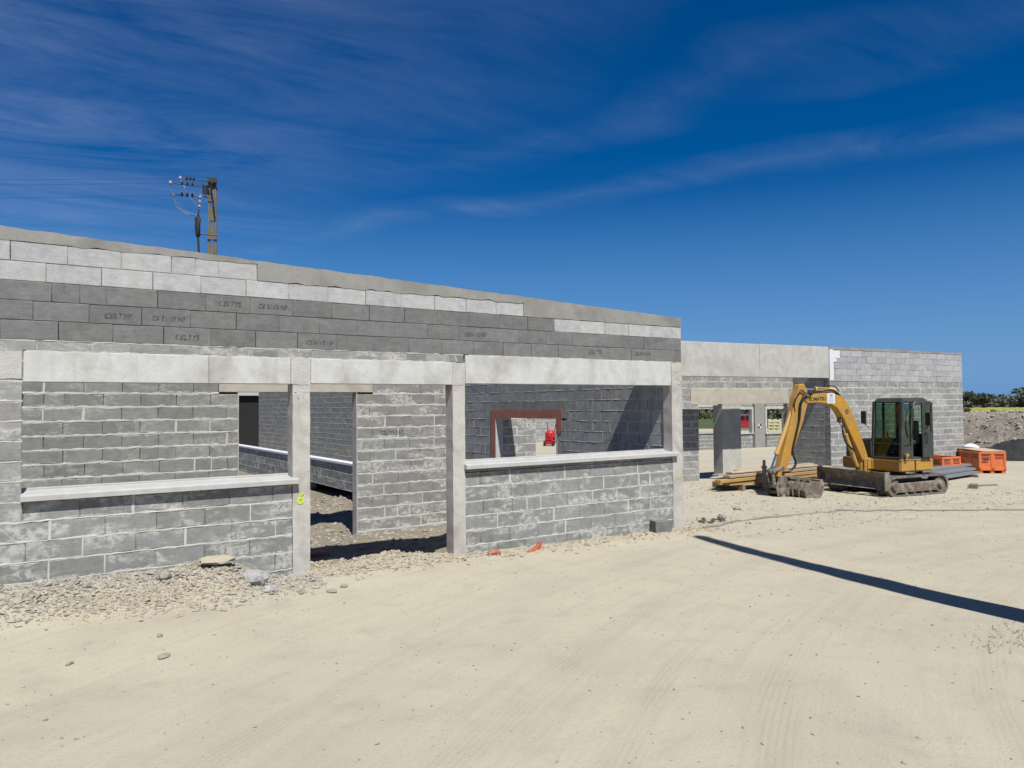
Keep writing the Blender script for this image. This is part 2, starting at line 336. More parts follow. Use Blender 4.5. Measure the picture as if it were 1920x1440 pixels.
def polar_sheet(name, mat, a0, a1, r0, r1, z, na=40, nr=14, amp=0.0):
    vs = []; fs = []
    for i in range(nr+1):
        for j in range(na+1):
            r = r0+(r1-r0)*i/nr; a = R(a0+(a1-a0)*j/na); x, y = CAM.x+r*math.sin(a), CAM.y+r*math.cos(a)
            vs.append((x, y, z+amp*noise.noise(Vector((x*.7, y*.7, 0)))))
    for i in range(nr):
        for j in range(na): q = i*(na+1)+j; fs.append((q, q+1, q+na+2, q+na+1))
    me = bpy.data.meshes.new(name); me.from_pydata(vs, [], fs); return link(name, me, mat)
def grass_mat(name, a, bcol, sc):
    m, nt, b = new_mat(name); P = pos(nt); n = nz(nt, P, sc, 6, 0.7); n2 = nz(nt, P, sc*.12, 3)
    c = mix(nt, ramp(nt, n, 0.35, 0.65), a, bcol); c = mix(nt, ramp(nt, n2, .4, .7, 0, .4), c, tuple(x*.6 for x in a))
    nt.links.new(c, b.inputs['Base Color']); b.inputs['Roughness'].default_value = 1; bump(nt, b, n, 1, 0.3); return m
M_GRASS = grass_mat('grass', (0.055, 0.10, 0.022), (0.085, 0.125, 0.03), 1.1)
M_RAPE = grass_mat('rapeseed', (0.42, 0.36, 0.03), (0.22, 0.25, 0.05), 0.6)
tag(polar_sheet('grass_field', M_GRASS, 4, 61, 76, 420, -0.37, amp=0.05), kind='structure')

# ------------------------------------------------------------------ block walls
_blk = {}
def block_mesh(w, h, d, var):
    key = (round(w, 3), round(h, 3), round(d, 3), var)
    if key in _blk: return _blk[key]
    rr = random.Random(hash(key)); c = 0.006; j = lambda s=0.0035: rr.uniform(-s, s)
    x0, x1, z0, z1 = -w/2, w/2, -h/2, h/2
    fo = [(x0, z0), (x1, z0), (x1, z1), (x0, z1)]; fi = [(x0+c, z0+c), (x1-c, z0+c), (x1-c, z1-c), (x0+c, z1-c)]
    vs = [(a+j(), j(.0015), b_+j()) for a, b_ in fi] + [(a+j(), c+j(.001), b_+j()) for a, b_ in fo] + [(a, d-c, b_) for a, b_ in fo] + [(a, d, b_) for a, b_ in fi]
    fs = [(0, 1, 2, 3), (15, 14, 13, 12)]
    for r in range(3):
        for i in range(4): fs.append((r*4+i, r*4+4+i, r*4+4+(i+1) % 4, r*4+(i+1) % 4))
    m_ = MB(); m_.add(vs, fs); me = m_.mesh('block'); _blk[key] = me; return me
def wall_root(name, label, ox, oy, ang, cat='wall'):
    return thing(name, label, cat, (ox, oy, 0), R(ang))
JOIN = None
def place_block(root, s0, s1, z0, z1, mat, d=0.2, bed=0.004, perp=0.003, proud=0.002, name='block'):
    w, h = s1-s0-perp, z1-z0-bed
    if w < 0.02 or h < 0.02: return
    me = block_mesh(w, h, d, random.randrange(3))
    if JOIN is not None:
        cx, cy, cz = (s0+s1)/2, random.uniform(-proud, proud), (z0+z1)/2
        JOIN.add([(v.co.x+cx, v.co.y+cy, v.co.z+cz) for v in me.vertices], [tuple(p.vertices) for p in me.polygons]); return
    key = (me.name, mat.name)
    if not me.materials: me.materials.append(mat)
    o = bpy.data.objects.new(name, me); COL.objects.link(o); o.parent = root
    o.location = ((s0+s1)/2, random.uniform(-proud, proud), (z0+z1)/2+random.uniform(-1, 1)*bed*.12)
    o.material_slots[0].link = 'OBJECT'; o.material_slots[0].material = mat
    return o
def spans(s0, s1, holes, zm):
    cur = [(s0, s1)]
    for h in holes:
        if h[2] < zm < h[3]:
            n = []
            for a, b_ in cur:
                if h[1] <= a or h[0] >= b_: n.append((a, b_)); continue
                if h[0] > a: n.append((a, h[0]))
                if h[1] < b_: n.append((h[1], b_))
            cur = n
    return cur
def courses(root, s0, s1, z0, n, ch, mat, holes=(), offs=(0.0, 0.25), bed=0.004, perp=0.003, L=0.5, proud=0.002, d=0.2, mort=None, fill=0.0, mats=None, ztop=None, halves=0.06):
    """lays n courses of height ch; mort = an MB that receives the mortar beds and filled head joints"""
    for k in range(n):
        za, zb = z0+k*ch, z0+(k+1)*ch
        if ztop is not None: zb = min(zb, ztop)
        if zb-za < 0.03: continue
        off = offs[k % len(offs)]+(random.uniform(-.03, .03) if len(offs) == 2 else 0)
        for a, b_ in spans(s0, s1, holes, (za+zb)/2):
            js = [a]; q = math.floor((a-off)/L)*L+off
            while q < b_:
                if q > a+0.07 and q < b_-0.07: js.append(q)
                if random.random() < halves and a+.1 < q+L/2 < b_-.1: js.append(q+L/2)
                q += L
            js.append(b_)
            for u, v in zip(js[:-1], js[1:]):
                place_block(root, u, v, za, zb, (mats(random.random()) if mats else mat), d, bed, perp, proud)
            if mort is not None:
                bed_strip(mort, a, b_, za, bed)
                for u in js[1:-1]:
                    if random.random() < fill:
                        w = random.uniform(.006, .022); t = random.uniform(.001, .004)
                        mort.add([(u-w, -t, za), (u+w*.7, -t, za), (u+w, -t*.3, zb), (u-w*.6, -t*.3, zb), (u-w*.5, .03, za), (u+w*.5, .03, za), (u+w*.5, .03, zb), (u-w*.5, .03, zb)],
                                 [(0, 1, 2, 3), (1, 5, 6, 2), (0, 3, 7, 4)])
def bed_strip(mb, a, b_, z, bed):
    n = max(2, int((b_-a)/.07)); vs = []; fs = []
    for i in range(n+1):
        x = a+(b_-a)*i/n; t = bed/2+max(-.002, random.gauss(.002, .35*bed)); u = bed/2+max(-.002, random.gauss(.001, .22*bed)); pr = random.uniform(-.001, .006)
        vs += [(x, .03, z-u), (x, -pr*.2, z-u), (x, -pr, z+random.uniform(-.002, .002)), (x, -pr*.2, z+t), (x, .03, z+t)]
    for i in range(n):
        for k in range(4): fs.append((i*5+k, i*5+5+k, i*5+6+k, i*5+1+k))
    mb.add(vs, fs)
def core(root, rects, mat=M_GREY, y0=0.03, y1=0.19):
    mb = MB()
    for s0, s1, z0, z1 in rects: mb.box(s0, s1, y0, y1, z0, z1)
    return mb.build('core', mat, root)
def concrete_piece(name, mat, root, s0, s1, z0, z1, y0, y1, jag=0.0, jagtop=0.0, topf=None, step=0.12, bevel=0.004):
    """cast piece with slightly wavy lower / upper arrises"""
    n = max(1, int((s1-s0)/step)) if (jag or jagtop or topf) else 1; vs = []; fs = []
    for i in range(n+1):
        x = s0+(s1-s0)*i/n; zb = z0+(random.uniform(-jag, jag) if 0 < i < n or jag else 0); zt = (topf(x) if topf else z1)+random.uniform(-jagtop, jagtop)
        vs += [(x, y0, zb), (x, y1, zb), (x, y1, zt), (x, y0, zt)]
    for i in range(n):
        for k in range(4): fs.append((i*4+k, i*4+(k+1) % 4, i*4+4+(k+1) % 4, i*4+4+k))
    fs += [(0, 3, 2, 1), (n*4, n*4+1, n*4+2, n*4+3)]
    mb = MB(); mb.add(vs, fs); return mb.build(name, mat, root, bevel=bevel if n == 1 else 0)

CH = 0.2042
def joined(root, mat, fn):
    global JOIN
    JOIN = MB(); fn(); o = JOIN.build('far_blocks', mat, root); JOIN = None; o['kind'] = 'stuff'; return o
# ---- front wall (Y = 0)
FW = wall_root('block_wall', 'long grey block front wall with two window openings, pale lintels and raked concrete top', 0, 0, 0)
TOPF = lambda x: 3.674-0.03894*x
rows = [(3.6, 3.8, -6.24, -9, -4.3, B_PALE), (3.4, 3.6, -6.43, -9, -0.45, B_PALE), (3.2, 3.4, -6.38, -9, 2.83, B_UP), (3.0, 3.2, -6.04, -9, 2.83, B_UP), (2.8, 3.0, -6.318, -9, 2.83, B_UP)]
for z0, z1, off, a, b_, mt in rows: courses(FW, a, b_, z0, 1, z1-z0, mt, offs=(off,), bed=0.003, perp=0.003, halves=0.04)
courses(FW, -0.45, 2.80, 3.2, 1, 0.0, B_PALE)
for o in list(FW.children):                 # the course under the cap turns pale again near the corner
    if o.name.startswith('block') and abs(o.location.z-3.3) < .05 and o.location.x > 0.3: o.material_slots[0].material = B_PALE
courses(FW, -0.45, 2.83, 3.4, 1, 0.03, B_PALE, bed=0.002)
core(FW, [(-9, 2.81, 2.83, 3.41), (-9, -.5, 3.4, 3.58), (-9, -4.35, 3.58, 3.79)])
concrete_piece('concrete_cap', M_CAP, FW, -11.5, -4.3, 3.8, 0, -.004, .204, .012, .006, TOPF)
concrete_piece('concrete_cap', M_CAP, FW, -4.3, -0.45, 3.6, 0, -.006, .204, .015, .007, TOPF)
concrete_piece('concrete_cap', M_CAP, FW, -0.45, 2.03, 3.403, 0, -.004, .204, .004, .006, TOPF)
concrete_piece('concrete_cap', M_CAP, FW, 2.03, 2.825, 3.406, 0, -.006, .204, .005, .006, TOPF)
# thin make-up course over the left and middle lintels
q = -6.93
while q < -1.5:
    w = min(random.choice((.5, .35, .3, .42)), -1.48-q)
    place_block(FW, q, q+w, 2.69, 2.797, B_PIER if random.random() < .5 else B_LOW, bed=.006); q += w
core(FW, [(-6.9, -1.5, 2.7, 2.79)], M_MORT, .006, .19)
mort = MB(); bed_strip(mort, -6.9, -1.48, 2.797, .006); bed_strip(mort, -6.6, -1.6, 2.69, .01); bed_strip(mort, -1.4, 2.8, 2.8, .006)
# lower panels and left pier
zb0 = 0.952-5*CH
holes = [(-6.62, -3.88, 1.156, 3.0)]
courses(FW, -9, -3.885, zb0, 6, CH, B_LOW, offs=(-6.37, -6.6), bed=.016, perp=.004, mort=mort, fill=.18, proud=.003)
courses(FW, -9, -6.625, zb0+6*CH, 8, CH, B_PIER, offs=(-6.93, -7.1), bed=.014, perp=.006, mort=mort, fill=.6, proud=.004, ztop=2.8)
courses(FW, -1.465, 2.575, zb0-CH, 7, CH, B_LOW, offs=(-1.2, -0.95), bed=.016, perp=.004, mort=mort, fill=.3, proud=.003)
courses(FW, -1.465, 2.575, zb0+6*CH, 1, .046, B_LOW, offs=(-1.1,), bed=.004)
core(FW, [(-8.98, -3.9, zb0-.2, 1.15), (-8.98, -6.64, 1.15, 2.79), (-1.45, 2.56, zb0-.4, 1.19)])
mort.build('mortar', M_MORT, FW)
# the wall runs on to the left, outside the picture
joined(FW, B_PALE, lambda: courses(FW, -11.5, -9, 3.4, 2, .2, B_PALE)); joined(FW, B_UP, lambda: courses(FW, -11.5, -9, 2.8, 3, .2, B_UP)); joined(FW, B_LOW, lambda: courses(FW, -11.5, -9, zb0, 14, CH, B_LOW, ztop=2.8, bed=.013))
core(FW, [(-11.48, -8.98, zb0-.2, 3.79)])
concrete_piece('concrete_patch', M_PATCH, FW, -6.93, -6.635, 2.40, 2.685, -.006, .2, .012, .006, step=.06)
# lintels, columns, sills
concrete_piece('lintel', M_LINT, FW, -6.62, -4.845, 2.372, 2.685, -.012, .2)
concrete_piece('lintel', M_LINT, FW, -4.841, -3.905, 2.372, 2.685, -.011, .2)
concrete_piece('lintel', M_LINT, FW, -3.655, -1.665, 2.38, 2.685, -.012, .2)
concrete_piece('lintel', M_LINT, FW, -1.455, 2.565, 2.40, 2.795, -.012, .2)
def column(s0, s1, zt, mat=M_COLN, rough=None):
    n = 26; vs = []; fs = []
    ring = [(s0, -.004), (s0, .2), (s1, .2), (s1, -.004)]
    for i in range(n+1):
        z = -.45+(zt+.45)*i/n
        for (a, b_) in ring: vs.append((a+random.uniform(-.003, .003), b_+random.uniform(-.003, .003), z))
    for i in range(n):
        for k in range(4): fs.append((i*4+k, i*4+(k+1) % 4, i*4+4+(k+1) % 4, i*4+4+k))
    fs += [(0, 1, 2, 3)[::-1], tuple(n*4+k for k in range(4))]
    mb = MB(); mb.add(vs, fs); o = mb.build('column', mat, FW); return o
column(-3.88, -3.665, 2.37); column(-1.66, -1.465, 2.375); column(2.58, 2.828, 2.79)
concrete_piece('column_head', M_PATCH, FW, -3.90, -3.66, 2.37, 2.685, -.008, .2, .012, .006, step=.05)
concrete_piece('column_head', M_COLN, FW, -1.662, -1.46, 2.375, 2.69, -.006, .2, .01, .006, step=.05)
# crumbled concrete at the column heads
mb = MB()
for cx, z0, z1, w, n in ((2.705, 2.3, 2.76, .1, 34), (-3.78, 2.2, 2.42, .09, 22), (-1.57, 2.3, 2.4, .08, 6)):
    for _ in range(n): mb.rock((cx+random.uniform(-w, w), -.002, random.uniform(z0, z1)), random.uniform(.006, .016), flat=.6)
mb.build('broken_concrete', M_PATCH, FW)['kind'] = 'stuff'
def sill(s0, s1, z):
    prof = [(-.08, 0), (-.08, .058), (-.067, .068), (.19, .088), (.19, .115), (.24, .115), (.24, 0)]
    vs = [(s0, a, z+b_) for a, b_ in prof]+[(s1, a, z+b_) for a, b_ in prof]; n = len(prof)
    mb = MB(); mb.add(vs, [tuple(range(n)), tuple(range(2*n-1, n-1, -1))]+[(i, i+n, (i+1) % n+n, (i+1) % n) for i in range(n)])
    return mb.build('window_sill', M_SILL, FW, bevel=.005)
sill(-6.635, -3.82, 1.16); sill(-1.485, 2.665, 1.203)
# printed and sprayed marks
for s, x, z, sz, sh in (('CELTYS', -4.62, 3.3, .085, .3), ('CELTYS', -5.78, 3.09, .085, .3), ('CELTYS', -5.08, 2.89, .085, .3), ('CELTYS', .89, 2.915, .085, .45),
                        ('CE B11/2 NF', -4.12, 3.3, .075, .1), ('CE B11/2 NF', -5.27, 3.09, .075, .1), ('CE B11/2 NF', -3.54, 2.89, .075, .1), ('CE B11/2 NF', -1.29, 3.09, .075, .1), ('CE B11/2 NF', 1.93, 2.92, .075, .1)):
    text(s, sz, M_INK, FW, (x, -.0065, z), shear=sh, sx=.85 if 'NF' in s else .9, bold=.0015)
text('6', .2, M_SPRAY, FW, (-3.79, -.0105, .97), name='sprayed_number', shear=.15, bold=.004)
text('o', .1, M_SPRAY, FW, (2.70, -.0105, .85), name='sprayed_mark', bold=.002)
# cable duct stubs at the wall foot belong to the ground works (built further down)

# ---- inner wall (Y = 3.5)
IW = wall_root('block_wall', 'inner grey block wall seen through the left window, with beige lintel over its doorway', 0, 3.5, 0)
zi = 2.32-14*CH; hole = [(-3.7, -1.66, -2, 2.35)]; lint = [(-4.0, -1.36, 2.33, 2.56)]
mort = MB(); courses(IW, -9, -1.66, zi, 16, CH, B_IN, holes=hole+lint, offs=(-6.37, -6.12), bed=.024, perp=.004, mort=mort, fill=.07)
courses(IW, -1.66, .35, zi, 16, CH, B_PIN, holes=lint, offs=(-1.4, -1.15), bed=.026, perp=.006, mort=mort, fill=.55)
joined(IW, B_IN, lambda: courses(IW, -9, .35, zi+16*CH, 7, CH, B_IN, offs=(-6.37, -6.12), bed=.014, perp=.004))
mort.build('mortar', M_MORT, IW)
core(IW, [(-8.98, -3.72, zi, 4.2), (-1.64, .33, zi, 4.2), (-3.72, -1.64, 2.57, 4.2)])
concrete_piece('lintel', M_BEIGE, IW, -3.995, -1.365, 2.345, 2.555, -.006, .205)
concrete_piece('door_jamb', M_COLN, IW, -1.675, -1.658, -.5, 2.34, -.003, .2); concrete_piece('door_jamb', M_COLN, IW, -3.705, -3.688, -.5, 2.34, -.003, .2)
text('CELTYS BAT', .11, M_INK, IW, (-.99, -.0065, 1.61), sx=.75, bold=.001)

# ---- end wall (faces -X, X = 2.6): local s = -Y
EW = wall_root('block_wall', 'dark grey end wall inside the shell with a doorway edged in red', 2.6, 0, -90)
ze = 1.77-11*CH; hole = [(-5.66, -3.3, -2, 1.8)]; patch = [(-5.85, -2.95, 1.79, 2.17)]
mort = MB(); courses(EW, -8.4, -.215, ze, 16, CH, B_END, holes=hole+patch, offs=(-3.1, -2.85), bed=.009, perp=.004, mort=mort, fill=.25, proud=.0006)
joined(EW, B_END, lambda: courses(EW, -8.4, -.215, ze+16*CH, 4, CH, B_END, offs=(-3.1, -2.85), bed=.009, perp=.005, ztop=3.55))
mort.build('mortar', M_MORT, EW)
core(EW, [(-8.38, -5.68, ze, 3.53), (-3.28, -.22, ze, 3.53), (-5.68, -3.28, 2.17, 3.53)])
concrete_piece('lintel', M_CAP, EW, -5.84, -2.96, 1.81, 2.165, -.004, .2, .004, .008)
concrete_piece('red_render', M_RED, EW, -5.85, -3.1, 1.80, 1.985, -.010, -.0045, .002, .022, step=.1)
concrete_piece('red_render', M_RED, EW, -5.86, -5.655, -.3, 1.80, -.0105, -.0045, .0); concrete_piece('door_jamb', M_SILL, EW, -5.69, -5.65, -.4, 1.81, -.0035, .203); concrete_piece('door_jamb', M_COLN, EW, -3.31, -3.27, -.4, 1.81, -.0035, .203)
concrete_piece('red_render', M_RED, EW, -3.3, -3.11, 1.52, 1.80, -.0105, -.0045, .05, .0, step=.04)

# ---- low wall with a white ledge deeper in the shell (faces -X, X = 0)
LW = wall_root('low_wall', 'low block wall with a white ledge seen through the inner doorway', .0, 0, -90)
mort = MB(); courses(LW, -22, -7.3, .66-3*CH, 3, CH, B_PIN, offs=(0, .25), bed=.014, perp=.006, mort=mort, fill=.6); courses(LW, -7.55, -7.3, .66-5*CH, 2, CH, B_PIN, bed=.014); courses(LW, -22, -11.2, .66-5*CH, 2, CH, B_PIN, bed=.014, mort=mort)
mort.build('mortar', M_MORT, LW); core(LW, [(-22, -7.32, .06, .65), (-22, -11.25, -.4, .06)])
MB().box(-22, -7.3, -.03, .22, .665, .725).build('ledge', M_WHITE, LW, bevel=.006)
mb = MB(); mb.box(-11.3, -7.5, .9, .95, -.5, .5); mb.box(-11.3, -7.5, .19, .95, .45, .5); mb.box(-7.55, -7.5, .19, .95, -.5, .45); mb.box(-11.3, -11.25, .19, .95, -.5, .45); mb.build('shade_lining', M_BLACK, LW)  # black box added behind the gap so it reads as deep shade
# ---- tall far wall behind it (faces -X)
TW = wall_root('block_wall', 'tall block wall running back behind the low wall with the white ledge', 3.6, 0, -90)
mort = MB(); joined(TW, B_RL, lambda: courses(TW, -30.3, -9, -.6, 22, CH, B_RL, offs=(0, .25), bed=.02, perp=.004, mort=mort, fill=.0, L=.5))
mort.build('mortar', M_MORT, TW); core(TW, [(-30.28, -9, -.6, 3.9)])
n_tw = 0
# made-up black box standing in for a dark far doorway
SH = thing('doorway_stand_in', 'solid black box standing in for a dark doorway far behind the inner doorway', 'shed', (2.2, 33.5, g(2, 33)), 0)
MB().box(-1.4, 3.5, 0, 3, 0, 2.95).build('black_body', M_BLACK, SH); MB().box(-1.6, 3.6, -.25, 3.1, 2.96, 3.15).build('roof', M_SILL, SH); MB().box(-1.35, -.95, -.06, -.01, 1.7, 2.4).build('panel', M_WHITE, SH); MB().box(-1.39, -1.0, -.12, -.005, 0, 1.68).build('door_post', M_CAP, SH)

# ---- right building, local frame turned -5.5 degrees, origin at its front corner
A2 = -5.5; O2 = Vector((14.7, 5.0)); U2 = Vector((math.cos(R(A2)), math.sin(R(A2)))); V2 = Vector((-math.sin(R(A2)), math.cos(R(A2))))
def P2(s, v): q = O2+U2*s+V2*v; return q.x, q.y
RW = wall_root('block_wall', 'right block wall behind the excavator, pale upper courses over white-jointed lower courses', O2.x, O2.y, A2)
mort = MB(); zr = 2.76-16*CH
courses(RW, 0, 7.05, zr, 16, CH, B_RL, offs=(0.1, .35), bed=.022, perp=.006, mort=mort, fill=.45, proud=.003, halves=.02)
courses(RW, 0, 7.05, 2.76, 5, .2, B_RU, offs=(.05, .3), bed=.004, perp=.004, ztop=3.78)
mort.build('mortar', M_MORT, RW); core(RW, [(.02, 7.03, zr, 3.76)])
concrete_piece('concrete_cap', M_CAP, RW, 0.0, 4.0, 3.765, 3.86, -.004, .204, .01, .006, step=.15); concrete_piece('concrete_cap', M_CAP, RW, 4.0, 7.05, 3.765, 3.83, -.003, .204, .01, .02, step=.12)
for a in ((.02, .2, 2.78, 3.77), (.2, .5, 3.5, 3.74), (.2, .34, 3.38, 3.5)): concrete_piece('white_patch', M_WHITE, RW, *a, -.009, -.003, .012, .01, step=.06)
RT = wall_root('block_wall', 'shaded return wall between the recess and the right block wall', *P2(0.0, .21), A2-90)
mort = MB(); courses(RT, -1.24, 0.0, zr, 17, CH, B_END, offs=(0, .25), bed=.014, perp=.005, mort=mort, fill=.3); mort.build('mortar', M_MORT, RT); core(RT, [(-1.22, -.02, zr, 2.84)])
BM = thing('concrete_beam', 'deep pale concrete beam spanning the recess beside the right block wall', 'beam', (*P2(0, 0), 2.86), R(A2))
concrete_piece('beam_panel', M_BEAM, BM, -3.02, -.004, 0, .99, 0, .2, bevel=.008); concrete_piece('beam_panel', M_BEAM, BM, -7.4, -3.025, 0, .985, .002, .2, bevel=.008)
BC = thing('concrete_column', 'concrete column carrying the deep beam, behind the front corner', 'column', (*P2(-7.3, 0), g(7, 5.6)-.05), R(A2))
concrete_piece('column_shaft', M_COLN, BC, -.1, .15, 0, 2.86-g(7, 5.6)+.05, .003, .198)
# recessed wall
CW = wall_root('block_wall', 'recessed block wall under the deep beam with a concrete lintel and open bays', *P2(0, 1.45), A2)
holes = [(-4.14, -.25, -3, 2.58), (-4.45, -.2, 2.06, 2.56)]
mort = MB(); courses(CW, -6.5, .06, 2.56-14*CH, 17, CH, B_RL, holes=holes, offs=(0, .25), bed=.017, perp=.006, mort=mort, fill=.5); mort.build('mortar', M_MORT, CW)
core(CW, [(-6.48, -4.47, -.5, 3.1), (-.2, .05, -.5, 2.58), (-4.47, .05, 2.58, 3.1)])
concrete_piece('lintel', M_BEIGE, CW, -4.44, -.2, 2.065, 2.552, -.006, .2, bevel=.006)
concrete_piece('column', M_BEAM, CW, -3.16, -2.37, -.5, 2.03, .005, .42, bevel=.006); concrete_piece('column_head', M_SILL, CW, -3.16, -2.37, 2.032, 2.063, -.002, .2)
concrete_piece('pier_end', M_COLN, CW, -4.16, -4.135, -.5, 2.06, -.003, .203)
SW_ = wall_root('block_wall', 'short lit block wall with pale joints seen through the red-edged doorway', 0, 5.70, 0)
mort = MB(); courses(SW_, 2.805, 3.78, 1.77-11*CH, 17, CH, B_PIN, offs=(3.0, 3.25), bed=.016, perp=.008, mort=mort, fill=.8); mort.build('mortar', M_MORT, SW_); core(SW_, [(2.82, 3.76, -.5, 3.2)])
# back wall of that wing with window openings
KW = wall_root('block_wall', 'back block wall with concrete-framed windows seen under the deep beam', *P2(0, 14), A2)
holes = [(6.9, 8.9, .55, 1.9), (9.9, 11.05, .45, 1.75), (12.2, 13.6, .4, 1.75), (11.1, 12.15, -2, 3)]
mort = MB(); joined(KW, B_IN, lambda: courses(KW, 5, 16.5, -1.05, 18, CH, B_IN, holes=holes, offs=(0, .25), bed=.02, perp=.006, mort=mort, fill=.2)); mort.build('mortar', M_MORT, KW)
core(KW, [(5, 16.5, -1.05, .4), (5, 6.88, .4, 2.6), (8.92, 9.88, .4, 2.6), (13.62, 16.5, .4, 2.6), (6.9, 13.6, 1.92, 2.6)])
concrete_piece('column', M_CAP, KW, 11.27, 12.05, -1, 2.6, -.01, .2)
for a, b_, z0, z1 in holes[:3]:
    fr = concrete_piece('window_frame', M_COLN, KW, a-.12, a, z0, z1, -.02, .22); concrete_piece('window_frame', M_COLN, KW, b_, b_+.12, z0, z1, -.02, .22); concrete_piece('window_frame', M_COLN, KW, a-.12, b_+.12, z1, z1+.14, -.02, .22); concrete_piece('window_sill', M_SILL, KW, a-.12, b_+.12, z0-.06, z0, -.06, .22)
MB().box(11.52, 11.74, -.018, -.012, .70, .92).build('survey_target', M_WHITE, KW); M_TB = plain('target_black', (.02, .02, .02), .8, bs=0)
MB().box(11.52, 11.63, -.024, -.019, .70, .81).build('target_square', M_TB, KW); MB().box(11.63, 11.74, -.024, -.019, .81, .92).build('target_square', M_TB, KW)
# far wall behind the red mixer
XW = wall_root('block_wall', 'distant block wall behind the red cement mixer', 20.0, 31.5, -20)
mort = MB(); joined(XW, B_RL, lambda: courses(XW, -3, 6, -.6, 17, CH, B_RL, offs=(0, .25), bed=.02, perp=.006, mort=mort, fill=.6)); mort.build('mortar', M_MORT, XW); core(XW, [(-3, 6, -.6, 2.8)])
# ------------------------------------------------------------------ utility pole behind the building
M_POLE = conc_mat('pole_concrete', (0.17, 0.16, 0.135), (0.09, 0.083, 0.07), .6, .3, .4, .4); M_STEEL = plain('dark_steel', (.05, .05, .055), .5, .6); M_PORC = plain('porcelain', (.3, .31, .34), .25, bs=0); M_GAL = plain('galvanised', (.42, .43, .44), .45, .7)
def conc_pole(label, x, y, h, rz, detail=True, wb=.46, wt=.34, db=.36, dt=.24):
    zb = g(x, y, False)-.3; rt = thing('utility_pole', label, 'utility pole', (x, y, zb), rz); H = h-zb
    # H-section: two flanges and a web with openings
    for sgn in (-1, 1):
        a, b_ = sgn*wb/2, sgn*wt/2; vs = []
        for z, w, dd in ((0, wb, db), (H, wt, dt)):
            for (p_, q_) in ((w/2-.09, -dd/2), (w/2, -dd/2), (w/2, dd/2), (w/2-.09, dd/2)): vs.append((sgn*p_, q_, z))
        mb = MB(); mb.add(vs, [(3, 2, 1, 0), (4, 5, 6, 7), (0, 1, 5, 4), (1, 2, 6, 5), (2, 3, 7, 6), (3, 0, 4, 7)]); mb.build('pole_flange', M_POLE, rt, bevel=.012)
    k = 0; z = 0
    while z < H-.3:
        z1 = min(z+.62, H); w = wb+(wt-wb)*z/H
        MB().box(-w/2+.08, w/2-.08, -db/2+.1, db/2-.1, z, z1).build('pole_web', M_POLE, rt); z += .82
    MB().box(-wt/2+.08, wt/2-.08, -.061, .061, H-.42, H-.01).build('pole_web', M_POLE, rt)
    return rt, H
UP, H = conc_pole('weathered concrete power pole with insulators rising behind the long block wall', .15, 24.6, 11.95, R(-14))
# arm assembly towards -x (left in the view)
ARMS = ((.10, 1.15, -.3, (-.72, -.86, -1.0)), (.42, 1.5, -.62, (-.75, -.95, -1.15)), (.82, 1.45, -.3, (-.78, -.98, -1.18)))
for dz_, L_, yy, xi in ARMS:
    mb = MB(); mb.tube([(-.05, -.24, H-dz_), (-L_, yy, H-dz_-.03)], .022, 6); mb.build('crossarm', M_STEEL, UP)
    for x in xi: mb = MB(); mb.tube([(x, yy, H-dz_-.09), (x, yy, H-dz_-.02), (x, yy, H-dz_+.02), (x, yy, H-dz_+.1)], [.02, .05, .05, .02], 8); mb.build('insulator', M_STEEL, UP)
MB().box(-.2, .2, -.26, -.19, H-.16, H+.04).build('top_bracket', M_STEEL, UP); mb = MB(); mb.tube([(-.08, -.2, H-.05), (.12, -.2, H-1.7)], .03, 6); mb.tube([(-.05, -.2, H+.02), (.2, -.12, H-.45)], .03, 6); mb.build('brace', M_STEEL, UP)
ENDS = ((-1.25, -.3, H-.13), (-1.6, -.62, H-.45), (-1.55, -.3, H-.88))
for e in ENDS: mb = MB(); mb.tube([(e[0], e[1], e[2]-.1), (e[0], e[1], e[2]-.03), (e[0], e[1], e[2]+.03), (e[0], e[1], e[2]+.1)], [.02, .075, .075, .02], 8); mb.build('insulator', M_PORC, UP, smooth=True)
mb = MB(); mb.tube([(-.27, -.3, H-.72), (-.27, -.3, H-.38)], .1, 10); mb.build('switch_box', M_STEEL, UP); MB().box(-.4, -.12, -.36, -.2, H-.37, H-.33).build('switch_bracket', M_STEEL, UP)
pz = [(0, .03)]
for k in range(3): pz += [(-.08-.2*k, .04), (-.14-.2*k, .085), (-.16-.2*k, .04), (-.24-.2*k, .035)]
mb = MB(); mb.tube([(-.46+.08*z, -.3, H-.75+z) for z, r in pz], [r for z, r in pz], 8); mb.build('surge_arrester', M_PORC, UP)
mb = MB(); mb.tube([(-.55, -.3, H-1.65), (-.55, -.3, H-1.78), (-.57, -.3, H-2.2), (-.55, -.3, H-2.5), (-.55, -.3, H-2.62)], [.05, .13, .115, .11, .05], 10); mb.build('cable_termination', M_TB, UP, smooth=True)
mb = MB(); mb.tube([(-.5, -.3, H-1.35), (-.55, -.3, H-1.65)], .03, 6); mb.build('cable', M_TB, UP); mb = MB(); mb.tube([(-.55, -.3, H-2.6), (-.5, -.3, H-3.4), (-.3, -.3, H-4.6), (-.28, -.3, H-11.5)], .05, 6); mb.build('cable', M_TB, UP)
mb = MB(); mb.tube([(-.5, -.3, H-2.42), (.26, -.25, H-2.46)], .035, 6); mb.build('bracket', M_POLE, UP)
for pts in ((ENDS[1], (-1.55, -.5, H-1.0), (-1.1, -.4, H-1.5), (-.55, -.3, H-1.7)), (ENDS[2], (-1.4, -.3, H-1.35), (-1.0, -.3, H-1.62), (-.55, -.3, H-1.72)), (ENDS[0], (-1.0, -.4, H-.7), (-.5, -.3, H-1.4))): mb = MB(); mb.tube(pts, .013, 5); mb.build('jumper_wire', M_GAL, UP)
def w_at(o, p): return Matrix.Translation(o.location) @ Matrix.Rotation(o.rotation_euler.z, 4, 'Z') @ Vector(p)
